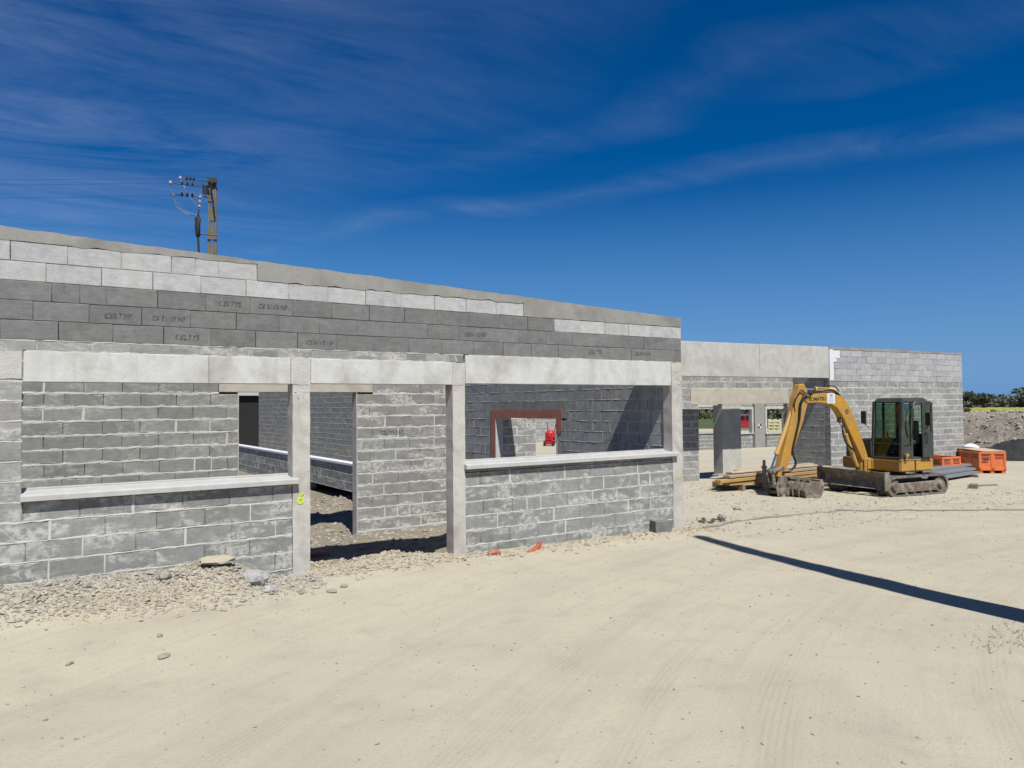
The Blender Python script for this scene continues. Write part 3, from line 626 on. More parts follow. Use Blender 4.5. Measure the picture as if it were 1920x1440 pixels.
for i, (a, nm) in enumerate(zip(ENDS, ('topmost', 'middle', 'lowest'))):
    p0 = w_at(UP, a); p1 = p0+Vector((-38, 18, 1.5-.15*i)); pts = [p0.lerp(p1, t/16)-Vector((0, 0, 1.1*math.sin(math.pi*t/16))) for t in range(17)]
    mb = MB(); mb.tube(pts, .0045, 4); mb.build('overhead_wire', M_STEEL); tag(bpy.data.objects[mb and bpy.context.scene.collection.objects[-1].name], f'thin {nm} overhead wire running left from the power pole', 'wire', 'overhead wires')
# the pole standing right of the view whose shadow crosses the road
conc_pole('concrete pole beside the road casting the long shadow band on the dirt', .93, -7.35, 10.35, R(-76), wb=.5, wt=.2, db=.46, dt=.2)

# ------------------------------------------------------------------ excavator
M_YEL = plain('machine_yellow', (0.56, 0.29, 0.03), .45, var=.12, sc=7, dirt=.7, dirtcol=(.27, .185, .09), bs=.05)
M_YEL2 = plain('cylinder_yellow', (0.60, 0.36, 0.10), .5, var=.1, dirt=.4, bs=.05)
M_CAB = plain('cab_dark_grey', (0.035, 0.04, 0.04), .45, var=.15, sc=5, dirt=.22, dirtcol=(.2, .18, .15), bs=.03)
M_TRK = plain('track_rubber', (0.10, 0.092, 0.08), .85, var=.2, dirt=.75, dirtcol=(.33, .29, .23), bs=.4); M_MUD = plain('muddy_steel', (0.14, 0.11, 0.085), .7, var=.35, sc=9, dirt=.85, dirtcol=(.37, .32, .26), bs=.4)
M_RUB = plain('hose_black', (.018, .018, .018), .5, bs=0); M_CHR = plain('chrome_rod', (.75, .77, .8), .15, 1.0, bs=0); M_SEAT = plain('seat_black', (.02, .02, .022), .7)
def glass_mat(name, tint, refl=.55):
    m, nt, b = new_mat(name); nt.nodes.remove(b); o_ = [n for n in nt.nodes if n.type == 'OUTPUT_MATERIAL'][0]
    t = N(nt, 'ShaderNodeBsdfTransparent'); t.inputs[0].default_value = (*tint, 1); gl = N(nt, 'ShaderNodeBsdfGlossy'); gl.inputs['Roughness'].default_value = .03
    fr = N(nt, 'ShaderNodeFresnel'); fr.inputs[0].default_value = 1.45; ms = N(nt, 'ShaderNodeMixShader')
    nt.links.new(mth(nt, 'MULTIPLY', fr.outputs[0], refl), ms.inputs[0]); nt.links.new(t.outputs[0], ms.inputs[1]); nt.links.new(gl.outputs[0], ms.inputs[2]); nt.links.new(ms.outputs[0], o_.inputs[0]); return m
M_GLASS = glass_mat('cab_glass', (.62, .74, .68))
EX = thing('excavator', 'yellow tracked mini excavator with dark cab, boom folded and bucket on the ground', 'excavator', (12.95, 2.15, -.34), math.atan2(.17, -.985))
def ring(prof_o, prof_i, y0, y1):
    n = len(prof_o); vs = [(a, y, b_) for y in (y0, y1) for pr in (prof_o, prof_i) for a, b_ in pr]; fs = []
    for i in range(n):
        j = (i+1) % n; fs += [(i, j, n+j, n+i), (2*n+i, 3*n+i, 3*n+j, 2*n+j), (i, 2*n+i, 2*n+j, j), (n+i, n+j, 3*n+j, 3*n+i)]
    return vs, fs
def stadium(r, xr, xf, zr_, zf, n=9):
    return [(xf+r*math.cos(t), zf+r*math.sin(t)) for t in np.linspace(-math.pi/2, math.pi/2, n)]+[(xr+r*math.cos(t), zr_+r*math.sin(t)) for t in np.linspace(math.pi/2, 3*math.pi/2, n)]
for sg in (-1, 1):
    y0, y1 = sorted((sg*.6, sg*.98)); yo = sg*.98
    mb = MB(); mb.add(*ring(stadium(.265, -.76, .95, .265, .265), stadium(.215, -.76, .95, .265, .265), y0, y1)); tr = mb.build('track', M_TRK, EX)
    per = []; 
    for i in range(20): x = -.78+1.75*i/19; per += [((x, .005), (0, -1)), ((x, .525), (0, 1))]
    for t in np.linspace(-75, 75, 7): a = R(t); per += [((.95+.26*math.cos(a), .265+.26*math.sin(a)), (math.cos(a), math.sin(a))), ((-.76-.26*math.cos(a), .265+.26*math.sin(a)), (-math.cos(a), math.sin(a)))]
    mb = MB()
    for (cx, cz), (nx_, nz_) in per:
        tx, tz = -nz_, nx_; q = [(cx+tx*.022-nx_*.01, cz+tz*.022-nz_*.01), (cx+tx*.015+nx_*.014, cz+tz*.015+nz_*.014), (cx-tx*.015+nx_*.014, cz-tz*.015+nz_*.014), (cx-tx*.022-nx_*.01, cz-tz*.022-nz_*.01)]
        mb.prism(q, y0+.01, y1-.01)
    mb.build('track_lug', M_TRK, tr)
    mb = MB(); mb.prism([(-.62, .10), (.82, .10), (.86, .2), (.8, .34), (-.55, .36), (-.66, .25)], min(yo-sg*.3, yo-sg*.04), max(yo-sg*.3, yo-sg*.04)); mb.build('track_frame', M_MUD, EX, bevel=.015)
    for nm, x, r in (('sprocket', -.76, .2), ('idler_wheel', .95, .2)):
        mb = MB(); mb.tube([(x, yo-sg*.3, .265), (x, yo-sg*.05, .265)], r, 18); mb.tube([(x, yo-sg*.05, .265), (x, yo+sg*.004, .265)], [r*.55, r*.45], 14); mb.build(nm, M_MUD, tr)
    for x in (-.42, -.12, .18, .48): mb = MB(); mb.tube([(x, yo-sg*.28, .1), (x, yo-sg*.06, .1)], .055, 10); mb.build('track_roller', M_MUD, tr)
MB().box(-.5, .7, -.62, .62, .2, .45).build('undercarriage', M_MUD, EX, bevel=.03)
mb = MB(); mb.tube([(0, 0, .44), (0, 0, .6)], .42, 24); mb.build('slewing_ring', M_RUB, EX)
# blade
arc = [(1.36+.12*math.sin(t), .43+.24*math.sin(t*1.0)*0+.23*math.cos(t)) for t in np.linspace(.15, math.pi-.15, 8)]
prof = [(1.44-.14*math.sin(math.pi*k/7), .22+.44*k/7) for k in range(8)]; prof2 = [(x-.045, z) for x, z in prof][::-1]
bl = MB(); bl.prism(prof+prof2, -1.08, 1.08); bl = bl.build('dozer_blade', M_MUD, EX, bevel=.006)
for yy in (-1.085, 1.06): MB().box(1.28, 1.46, yy, yy+.03, .2, .67).build('end_plate', M_MUD, bl)
for yy in (-.4, .32): mb = MB(); mb.prism([(.5, .25), (1.3, .3), (1.3, .45), (.5, .4)], yy, yy+.09); mb.build('blade_arm', M_MUD, bl)
mb = MB(); mb.tube([(.45, 0, .55), (1.28, 0, .48)], .05, 10); mb.build('blade_cylinder', M_YEL2, bl)
# house
plan = [(.72, .95), (.72, .1), (.9, .08), (.9, -.35), (.72, -.36), (.68, -.93)]+[(-.3-.72*math.sin(t), -.95*math.cos(t)) for t in np.linspace(.12, math.pi-.12, 13)]
hb = MB(); hb.slab(plan[::-1], .63, .93); hb = hb.build('house_body', M_YEL, EX, bevel=.03, seg=2)
MB().box(.16, .2, .945, .957, .65, .92).build('panel_gap', M_RUB, hb); MB().box(-.3, .71, .9, .954, .915, .945).build('deck_rim', M_YEL, hb, bevel=.006)
plan2 = [(-.35, .95), (-.35, .0), (.62, -.02), (.6, -.86)]+[(-.3-.66*math.sin(t), -.9*math.cos(t)) for t in np.linspace(.12, math.pi-.12, 13)]
mb = MB(); mb.slab(plan2[::-1], .932, 1.42); mb.build('engine_hood', M_CAB, EX, bevel=.06, seg=3)
# cab
X0, X1, Y0, Y1, Z0, Z1 = -.4, .68, .0, .95, .935, 2.5
CB = MB(); CB.box(X0, X1, Y0, Y1, Z0, Z0+.06); CB.box(X0, X0+.05, Y0, Y1, Z0+.06, Z0+.65); CB.box(X0, X1, Y0, Y0+.04, Z0+.06, Z0+.45); CB = CB.build('cab_shell', M_CAB, EX, bevel=.01)
def post(x0, y0, z0, x1, y1, z1, w=.05, d=.05):
    vs = [(x+a, y+b_, z) for x, y, z in ((x0, y0, z0), (x1, y1, z1)) for a, b_ in ((-w, -d), (w, -d), (w, d), (-w, d))]
    mb = MB(); mb.add(vs, [(3, 2, 1, 0), (4, 5, 6, 7), (0, 1, 5, 4), (1, 2, 6, 5), (2, 3, 7, 6), (3, 0, 4, 7)]); return mb.build('cab_pillar', M_CAB, CB, bevel=.012)
post(X1-.05, Y1-.045, Z0, X1-.14, Y1-.055, Z1-.06, .045, .045); post(X1-.05, Y0+.045, Z0, X1-.14, Y0+.055, Z1-.06, .04, .04)
post(X0+.05, Y1-.05, Z0, X0+.05, Y1-.05, Z1-.06); post(X0+.05, Y0+.05, Z0, X0+.05, Y0+.05, Z1-.06); post(.26, Y1-.04, Z0, .22, Y1-.05, Z1-.06, .04, .03); post(.2, Y0+.04, Z0+.4, .2, Y0+.05, Z1-.06, .025, .03)
mb = MB(); mb.add([(X0-.02, Y0-.0, Z1-.1), (X1-.08, Y0-.0, Z1-.1), (X1-.08, Y1+.0, Z1-.1), (X0-.02, Y1+.0, Z1-.1), (X0+.05, Y0+.06, Z1+.03), (X1-.2, Y0+.06, Z1+.03), (X1-.2, Y1-.06, Z1+.03), (X0+.05, Y1-.06, Z1+.03)], [(0, 3, 2, 1), (4, 5, 6, 7), (0, 1, 5, 4), (1, 2, 6, 5), (2, 3, 7, 6), (3, 0, 4, 7)]); mb.build('cab_roof', M_CAB, CB, bevel=.035, seg=2)
mb = MB(); mb.prism([(-.38, Z1-.16), (.28, Z1-.16), (.18, Z1-.06), (-.38, Z1-.06)], Y1+.001, Y1+.05); mb.build('roof_visor', M_CAB, CB, bevel=.01)
def pane(nm, pts, t=(0, .006, 0), mat=M_GLASS, par=None):
    t = Vector(t); vs = [Vector(q) for q in pts]+[Vector(q)+t for q in pts]; mb = MB(); mb.add(vs, [(0, 1, 2, 3), (7, 6, 5, 4), (0, 4, 5, 1), (1, 5, 6, 2), (2, 6, 7, 3), (3, 7, 4, 0)]); return mb.build(nm, mat, par or CB)
pane('front_window', [(X1-.07, Y0+.08, 1.36), (X1-.07, Y1-.09, 1.36), (X1-.14, Y1-.10, 2.4), (X1-.14, Y0+.1, 2.4)], (.006, 0, 0)); pane('lower_window', [(X1-.04, Y0+.09, 1.0), (X1-.04, Y1-.09, 1.0), (X1-.065, Y1-.09, 1.32), (X1-.065, Y0+.08, 1.32)], (.006, 0, 0))
mb = MB(); mb.box(X1-.08, X1-.045, Y0+.05, Y1-.05, 1.325, 1.355); mb.build('window_bar', M_CAB, CB)
pane('front_side_window', [(X1-.1, Y1-.04, 1.3), (.3, Y1-.04, 1.3), (.27, Y1-.05, 2.38), (X1-.18, Y1-.05, 2.38)])
MB().box(.3, X1-.07, Y1-.05, Y1-.02, .99, 1.28).build('side_panel', M_CAB, CB)
pane('rear_window', [(X0+.03, Y0+.1, 1.62), (X0+.03, Y1-.1, 1.62), (X0+.03, Y1-.1, 2.38), (X0+.03, Y0+.1, 2.38)], (.006, 0, 0)); pane('right_window', [(X0+.1, Y0+.03, 1.4), (X1-.12, Y0+.03, 1.4), (X1-.16, Y0+.04, 2.38), (X0+.1, Y0+.04, 2.38)])
# door folded back against the rear of the cab side
DR = MB(); xd0, xd1, yd = -.43, -.03, Y1+.03
for a in ((xd0, xd1, yd, yd+.045, .98, 1.62), (xd0, xd0+.07, yd, yd+.045, 1.62, 2.42), (xd1-.06, xd1, yd, yd+.045, 1.62, 2.42), (xd0+.07, xd1-.06, yd, yd+.045, 2.34, 2.42)): DR.box(*a)
DR = DR.build('door', M_CAB, CB, bevel=.008); pane('door_glass', [(xd0+.07, yd+.02, 1.62), (xd1-.06, yd+.02, 1.62), (xd1-.06, yd+.02, 2.34), (xd0+.07, yd+.02, 2.34)], par=DR)
mb = MB(); mb.tube([(xd1-.1, yd+.05, 1.35), (xd1-.1, yd+.09, 1.38), (xd1-.1, yd+.09, 1.6), (xd1-.1, yd+.05, 1.63)], .012, 6); mb.build('door_handle', M_RUB, DR)
mb = MB(); mb.box(-.2, .2, .25, .72, 1.15, 1.32); mb.box(-.32, -.16, .25, .72, 1.3, 1.92); mb.box(-.1, .25, .15, .24, 1.3, 1.42); mb.box(-.1, .25, .73, .82, 1.3, 1.42); mb.box(-.15, .15, .35, .62, .99, 1.15); mb.build('seat', M_SEAT, CB, bevel=.03)
for yy in (.2, .78): mb = MB(); mb.tube([(.2, yy, 1.4), (.26, yy, 1.6)], [.015, .025], 7); mb.build('control_lever', M_RUB, CB)
mb = MB(); mb.tube([(.3, Y1+.02, 1.5), (.32, Y1+.06, 1.75), (.28, Y1+.06, 2.1), (.24, Y1+.02, 2.25)], .016, 6); mb.build('grab_rail', M_RUB, CB)
for px_, py_, zz in ((.72, -.14, 2.02), (-.1, 1.14, 1.98)):
    mb = MB(); mb.box(px_-.02, px_+.03, py_-.08, py_+.08, zz-.17, zz+.17); mr = mb.build('mirror', M_RUB, CB, bevel=.015); mb = MB(); mb.tube([(px_, py_, zz-.16), (px_-.05, py_+(.12 if py_ < 0 else -.12), zz-.28)], .012, 6); mb.build('mirror_stay', M_RUB, mr)
mb = MB(); mb.tube([(.55, .98, .93), (.55, 1.0, 1.05)], .035, 8); mb.box(.5, .6, .95, 1.03, 1.03, 1.1); mb.build('work_lamp', M_YEL, EX)
# boom, arm and cylinders lie in the plane y = yb
yb = -.1
def limb(name, cl, w, mat, par=EX):
    """box-section limb along a centre line of (x, z, depth)"""
    lo, hi = [], []
    for i, (x, z, d) in enumerate(cl):
        a = Vector(cl[max(i-1, 0)][:2]); b_ = Vector(cl[min(i+1, len(cl)-1)][:2]); t = (b_-a).normalized(); n = Vector((-t.y, t.x)); lo.append((x-n.x*d/2, z-n.y*d/2)); hi.append((x+n.x*d/2, z+n.y*d/2))
    mb = MB(); n = len(cl); vs = [(x, yb+s_*w/2, z) for s_ in (-1, 1) for pr in (lo, hi) for x, z in pr]; fs = []
    for i in range(n-1): fs += [(i, i+1, n+i+1, n+i), (2*n+i, 3*n+i, 3*n+i+1, 2*n+i+1), (i, 2*n+i, 2*n+i+1, i+1), (n+i, n+i+1, 3*n+i+1, 3*n+i)]
    fs += [(0, n, 3*n, 2*n), (n-1, 3*n-1, 4*n-1, 2*n-1)]; mb.add(vs, fs); return mb.build(name, mat, par, bevel=.012)
boom = limb('boom', [(.80, .78, .2), (1.02, 1.25, .27), (1.28, 1.75, .33), (1.52, 2.18, .37), (1.74, 2.43, .36), (2.05, 2.53, .29), (2.5, 2.54, .23), (2.9, 2.5, .17)], .23, M_YEL)
arm = limb('arm', [(3.03, 2.9, .16), (3.0, 2.74, .32), (3.04, 2.5, .44), (3.2, 2.0, .4), (3.5, 1.25, .3), (3.8, .55, .19)], .2, M_YEL)
sw = MB(); sw.tube([(.86, yb, .5), (.86, yb, 1.02)], .13, 14); sw.box(.7, .95, yb-.16, yb+.16, .58, .7); sw.box(.72, .95, yb-.16, yb-.12, .7, .95); sw.box(.72, .95, yb+.12, yb+.16, .7, .95); sw.build('swing_bracket', M_YEL, EX, bevel=.015)
def cyl(name, a, b_, r, split, par):
    a, b_ = Vector(a), Vector(b_); c_ = a.lerp(b_, split); mb = MB(); mb.tube([a, c_], r, 12); mb.tube([c_-(c_-a).normalized()*.06, c_], r*1.18, 12); o = mb.build(name, M_YEL2, par); mb = MB(); mb.tube([c_, b_], r*.55, 10); mb.build('piston_rod', M_CHR, o); mb = MB(); mb.tube([b_+Vector((0, -.07, 0)), b_+Vector((0, .07, 0))], r*1.1, 10); mb.build('pin', M_MUD, o); return o
cyl('boom_cylinder', (1.06, yb, .72), (1.62, yb, 1.95), .055, .72, EX); cyl('arm_cylinder', (1.78, yb, 2.74), (2.97, yb, 2.8), .06, .62, EX); cyl('bucket_cylinder', (3.3, yb, 2.2), (4.03, yb, .72), .055, .72, EX)
for x, z, r in ((1.5, 2.2, .065), (2.9, 2.5, .045), (3.8, .55, .05)): mb = MB(); mb.tube([(x, yb-.13, z), (x, yb+.13, z)], r, 12); mb.build('pivot_pin', M_MUD, EX)
# bucket (wide grading bucket) and linkage
for yy in (yb-.12, yb+.08): mb = MB(); mb.prism([(3.66, .78), (3.72, .86), (4.06, .76), (4.06, .69)], yy, yy+.04); mb.build('bucket_link', M_MUD, EX, bevel=.005)
for yy in (yb-.075, yb+.04): mb = MB(); mb.prism([(4.0, .76), (4.07, .74), (3.98, .3), (3.88, .3)], yy, yy+.035); mb.build('bucket_link', M_MUD, EX, bevel=.005)
mb = MB(); mb.box(3.6, 3.98, yb-.2, yb+.2, .30, .42); mb = mb.build('quick_coupler', M_MUD, EX, bevel=.02)
for yy in (yb-.2, yb+.165): q = MB(); q.prism([(3.58, .1), (3.7, .04), (3.98, .12), (4.04, .34), (3.9, .6), (3.72, .62), (3.6, .4)], yy, yy+.035); q.build('coupler_plate', M_MUD, mb, bevel=.006)
q = MB(); q.tube([(3.9, yb-.24, .2), (3.9, yb+.24, .2)], .05, 10); q.build('coupler_pin', M_MUD, mb); q = MB(); q.tube([(3.68, yb-.24, .18), (3.68, yb+.24, .18)], .06, 10); q.build('coupler_pin', M_MUD, mb)
ybk0, ybk1 = -.72, .58
BK = MB(); BK.prism([(2.98, .46), (3.3, .48), (3.5, .42), (3.6, .28), (3.57, .14), (3.45, .03), (2.9, 0), (2.9, .022), (3.43, .055), (3.54, .15), (3.57, .27), (3.48, .395), (3.3, .45), (2.98, .43)][::-1], ybk0, ybk1); BK = BK.build('bucket', M_MUD, EX)
for yy in (ybk0-.012, ybk1-.013): mb = MB(); mb.prism([(2.98, .47), (3.3, .485), (3.5, .425), (3.61, .28), (3.58, .135), (3.45, .02), (3.12, .0), (2.95, .3)], yy, yy+.025); mb.build('side_plate', M_MUD, BK)
for yy in (-.45, -.22, .2, .4): mb = MB(); mb.prism([(3.3, .47), (3.5, .41), (3.58, .28), (3.56, .14), (3.45, .03), (3.5, .01), (3.62, .12), (3.66, .28), (3.56, .46), (3.35, .53)], yy, yy+.02); mb.build('stiffener_rib', M_MUD, BK)
MB().box(2.78, 2.92, ybk0, ybk1, -.008, .012).build('cutting_edge', M_MUD, BK)
mb = MB(); mb.box(2.97, 3.07, ybk0+.01, ybk1-.01, .44, .52); mb.build('top_bar', M_MUD, BK, bevel=.01)
mb = MB(); mb.tube([(3.35, ybk0+.05, .5), (3.35, ybk1-.05, .5)], .035, 8); mb.build('torsion_tube', M_MUD, BK)
# hoses
def hose(pts, r=.016, nm='hose'):
    P_ = [Vector(q) for q in pts]; out_ = []
    for i in range(len(P_)-1):
        p0, p1, p2, p3 = P_[max(i-1, 0)], P_[i], P_[i+1], P_[min(i+2, len(P_)-1)]
        for t in (0, .25, .5, .75): out_.append(.5*((2*p1)+(p2-p0)*t+(2*p0-5*p1+4*p2-p3)*t*t+(3*p1-p0-3*p2+p3)*t**3))
    out_.append(P_[-1]); mb = MB(); mb.tube(out_, r, 6); return mb.build(nm, M_RUB, EX, smooth=True)
for k in range(3): e = .05*(k-1); hose([(.95, yb+e, 1.05), (1.0, yb+e, 1.45), (1.3, yb+e, 2.05), (1.6, yb+e, 2.55), (1.95, yb+e, 2.74), (2.5, yb+e, 2.70), (2.8, yb+e, 2.66)])
for k in range(2): e = .12+.03*k; hose([(2.75, yb+e, 2.62), (2.95, yb+e+.06, 2.68), (3.15, yb+e+.05, 2.45), (3.18, yb+e, 2.0), (3.3, yb+e, 1.6), (3.42, yb+e, 1.2), (3.4, yb+e+.08, .9), (3.55, yb+e+.03, .72), (3.75, yb+e, .7)], .02)
hose([(2.9, yb+.12, 2.55), (3.1, yb+.15, 2.75), (3.3, yb+.12, 2.45), (3.28, yb+.1, 2.2)], .018); hose([(1.6, yb+.1, 2.0), (1.68, yb+.12, 1.7), (1.55, yb+.12, 1.35), (1.25, yb+.1, 1.15)], .025); hose([(1.75, yb+.1, 2.72), (1.95, yb+.12, 2.85), (2.3, yb+.1, 2.86), (2.45, yb+.08, 2.83)], .014)
M_LOGO = plain('logo_black', (.03, .025, .02), .6, bs=0)
text('KOMATSU', .125, M_LOGO, EX, (2.53, yb+.1195, 2.515), rot=(math.pi/2, R(-2), math.pi), name='lettering', sx=1.0, bold=.003)
mb = MB(); mb.box(1.92, 2.19, yb+.1165, yb+.119, 2.4, 2.66); mb.build('sticker', M_WHITE, EX); mb = MB()
for k in range(4): mb.box(1.97, 2.14, yb+.1192, yb+.1205, 2.43+.04*k, 2.441+.04*k)
mb.box(2.0, 2.1, yb+.1192, yb+.1205, 2.59, 2.63); mb.build('sticker_print', plain('sticker_blue', (.12, .22, .4), .7, bs=0), EX)

# ------------------------------------------------------------------ timber pile
def wood_mat(name, col):
    m, nt, b = new_mat(name); tcn = N(nt, 'ShaderNodeTexCoord').outputs['Object']; oi = N(nt, 'ShaderNodeObjectInfo')
    w = nz(nt, tcn, 3.0, 5, .6, .4, stretch=(.5, 9, 9)); w2 = nz(nt, tcn, 1.2, 3)
    v = mth(nt, 'ADD', ramp(nt, w, .3, .7, .75, 1.15), ramp(nt, oi.outputs['Random'], 0, 1, -.18, .18))
    c = N(nt, 'ShaderNodeVectorMath', operation='SCALE'); c.inputs[0].default_value = col; nt.links.new(v, c.inputs['Scale']); c = mix(nt, ramp(nt, w2, .45, .7, 0, .4), c.outputs[0], (.3, .25, .18))
    nt.links.new(c, b.inputs['Base Color']); b.inputs['Roughness'].default_value = .8; bump(nt, b, w, .2, .005); return m
M_WY = wood_mat('formwork_yellow', (.50, .30, .085)); M_WP = wood_mat('pale_plank', (.50, .40, .28)); M_WD = wood_mat('old_wood', (.24, .19, .14))
def timber(x0, y0, x1, y1, z, w, h, mat, label, name='timber', tilt=0.0, roll=0.0):
    a = Vector((x0, y0)); b_ = Vector((x1, y1)); L_ = (b_-a).length
    mb = MB(); mb.box(-L_/2, L_/2, -w/2, w/2, 0, h); o = mb.build(name, mat, None, bevel=.006)
    o.location = ((x0+x1)/2, (y0+y1)/2, z); o.rotation_euler = (roll, tilt, math.atan2(y1-y0, x1-x0)); return tag(o, label, 'plank', 'timbers in the pile beside the excavator')
gz = -.17
for x in (9.6, 11.4, 13.0): o = timber(x-.05, 4.2, x+.05, 5.35, gz-.14, .1, .21, M_WD, f'dark bearer under the timber pile, {["nearest the front corner", "in the middle", "nearest the excavator"][[9.6, 11.4, 13.0].index(x)]}', 'bearer')
z1, z2, z3, z4 = gz+.07, gz+.165, gz+.27, gz+.375
for a in ((9.05, 4.35, 13.1, 4.45, z1, .2, .083, M_WY, 'lowest front yellow formwork beam of the pile'), (8.95, 4.62, 13.7, 4.72, z1, .2, .083, M_WY, 'lowest middle yellow formwork beam of the pile'), (9.3, 4.88, 13.4, 4.98, z1, .2, .083, M_WY, 'lowest rear yellow formwork beam of the pile'),
          (8.62, 4.3, 13.55, 4.45, z2, .2, .083, M_WY, 'second-layer front yellow beam with the longest left end'), (9.2, 4.64, 13.6, 4.7, z2, .2, .083, M_WY, 'second-layer middle yellow beam of the pile'), (9.4, 4.9, 13.8, 5.0, z2, .2, .083, M_WP, 'second-layer rear pale beam of the pile'),
          (9.05, 4.36, 13.85, 4.5, z3, .22, .07, M_WP, 'third-layer front pale plank with a reddish end'), (9.0, 4.70, 13.3, 4.78, z3, .22, .07, M_WP, 'third-layer rear pale plank of the pile'), (9.3, 4.5, 13.2, 4.55, z4-.012, .22, .04, M_WP, 'thin pale plank on top of the timber pile'), (9.9, 4.75, 13.6, 4.95, z4-.015, .2, .045, M_WP, 'topmost rear plank sticking out toward the excavator')): timber(*a)
timber(8.62, 4.52, 10.6, 4.62, z3+.002, .1, .03, M_SILL, 'short greyish batten poking out left of the pile')
timber(9.3, 3.9, 13.4, 4.05, g(11, 4)+.0, .14, .04, M_WD, 'weathered board lying on the dirt before the pile')
PR = thing('steel_prop', 'rusty steel prop stub standing in front of the timber pile', 'prop', (10.16, 4.02, g(10.16, 4.02)-.02)); M_PROP = plain('prop_steel', (.33, .29, .25), .7, .3, dirt=.4)
mb = MB(); mb.tube([(0, 0, 0), (0, 0, .62)], .055, 12); mb.build('outer_tube', M_PROP, PR); mb = MB(); mb.tube([(0, 0, .62), (0, 0, .68)], .075, 12); mb.build('collar', M_PROP, PR); mb = MB(); mb.tube([(0, 0, .68), (0, 0, .84)], .04, 12); mb.build('inner_tube', M_PROP, PR); MB().box(-.09, .09, -.09, .09, -.01, .012).build('base_plate', M_PROP, PR)

# ------------------------------------------------------------------ metal boards, crates, odds
M_MET = plain('metal_board', (.36, .39, .42), .45, .55, var=.12, dirt=.25)
def mboard(x0, y0, x1, y1, z, label, w=.42):
    L_ = math.hypot(x1-x0, y1-y0); mb = MB(); mb.box(-L_/2, L_/2, -w/2, w/2, .05, .07); mb.box(-L_/2, L_/2, -w/2, -w/2+.02, 0, .05); mb.box(-L_/2, L_/2, w/2-.02, w/2, 0, .05)
    for k in (-.1, .1): mb.box(-L_/2+.05, L_/2-.05, k-.015, k+.015, .07, .082)
    o = mb.build('metal_board', M_MET, None, bevel=.004); o.location = ((x0+x1)/2, (y0+y1)/2, z); o.rotation_euler = (0, 0, math.atan2(y1-y0, x1-x0)); return tag(o, label, 'metal board', 'grey metal boards stacked beside the orange crates')
zg = g(18, 3.3, False)+.02
for a in ((16.0, 2.75, 19.4, 3.0, zg+.06, 'lowest front grey metal board behind the excavator track'), (15.6, 3.25, 19.6, 3.45, zg+.06, 'lowest middle grey metal board behind the excavator'), (15.8, 3.72, 19.9, 3.9, zg+.06, 'lowest rear grey metal board nearest the right wall'),
          (16.4, 3.0, 19.7, 3.25, zg+.145, 'second-layer front grey metal board of the stack'), (16.2, 3.48, 20.0, 3.75, zg+.145, 'second-layer rear grey metal board of the stack'), (16.5, 3.3, 20.2, 3.6, zg+.23, 'topmost grey metal board of the stack')): mboard(*a)
for i, x in enumerate((16.6, 18.9)):
    mb = MB(); mb.box(-.05, .05, -.75, .75, -.05, .05); o = mb.build('bearer', M_WD, None, bevel=.005); o.location = (x, 3.35, zg+.015); tag(o, ('left', 'right')[i]+' wooden bearer under the grey metal boards', 'bearer', 'bearers under the metal boards')
M_OR = plain('orange_plastic', (.78, .17, .03), .5, var=.07, sc=5, dirt=.15, bs=.03)
_slot = {}
def crate(x, y, rz, label, w=.86, l=1.15, h=.72):
    z = g(x, y, False)+.005; rt = thing('orange_crate', label, 'crate', (x, y, z), rz, 'orange plastic crates by the right wall')
    MB().box(-w/2+.03, w/2-.03, -l/2+.03, l/2-.03, .12, .15).build('floor', M_OR, rt)
    for sgn in (-1, 1):
        for ax in (0, 1):
            W_, Dp = (w, l/2) if ax == 0 else (l, w/2); mb = MB()
            mb.box(-W_/2+.05, W_/2-.05, -.012, .012, .12, h-.04)               # recessed skin
            for a_, b_ in ((-W_/2, -W_/2+.07), (-.05, .05), (W_/2-.07, W_/2)): mb.box(a_, b_, -.03, .022, .1, h-.02)
            mb.box(-W_/2, W_/2, -.035, .022, h-.06, h); mb.box(-W_/2, W_/2, -.03, .022, .1, .2)
            o = mb.build('side_panel', M_OR, rt, bevel=.004); rot = {(0, -1): 0, (0, 1): math.pi, (1, -1): -math.pi/2, (1, 1): math.pi/2}[(ax, sgn)]
            o.location = (0, sgn*(Dp-.025), 0) if ax == 0 else (sgn*(Dp-.025), 0, 0); o.rotation_euler = (0, 0, rot)
            sm_ = _slot.setdefault(W_, None) or MB().box(-W_*.15, W_*.15, -.016, -.0125, 0, .025).mesh('vent_slot'); _slot[W_] = sm_
            for k in range(3):
                for a_ in (-1, 1): link('vent_slot', sm_, M_TB, o, (a_*W_/4, 0, h-.12-.055*k))
    for a_ in (-w/2+.07, 0, w/2-.07): MB().box(a_-.06, a_+.06, -l/2+.02, l/2-.02, 0, .118).build('foot_runner', M_OR, rt, bevel=.006)
    return rt
rzc = math.atan2(-.51, .62)
CA = crate(20.69+.36, 2.95+.44, rzc, 'nearest orange plastic crate with a board on top, its front facing the road'); MB().box(-.33, -.13, -.613, -.607, .44, .49).build('printed_lettering', M_LOGO, CA)
crate(20.69+1.12, 2.95+1.37, rzc, 'orange plastic crate directly behind the nearest crate'); crate(19.1, 4.0, R(-12), 'low orange crate against the right wall behind the metal boards', h=.6)
def board(x, y, z, w, l, rz, tilt, mat, label, t=.025):
    mb = MB(); mb.box(-w/2, w/2, -l/2, l/2, 0, t); o = mb.build('board', mat, None, bevel=.004); o.location = (x, y, z); o.rotation_euler = (tilt[0], tilt[1], rz); return tag(o, label, 'board', 'boards lying on the crates')
zc = g(21, 3.4, False)
board(21.05, 3.4, zc+.755, .8, 1.1, rzc+.12, (.03, .0), M_WP, 'pale board lying on the nearest orange crate'); board(21.85, 4.35, zc+.76, .8, 1.1, rzc-.1, (.04, .02), M_WD, 'grey board lying on the rear orange crate')
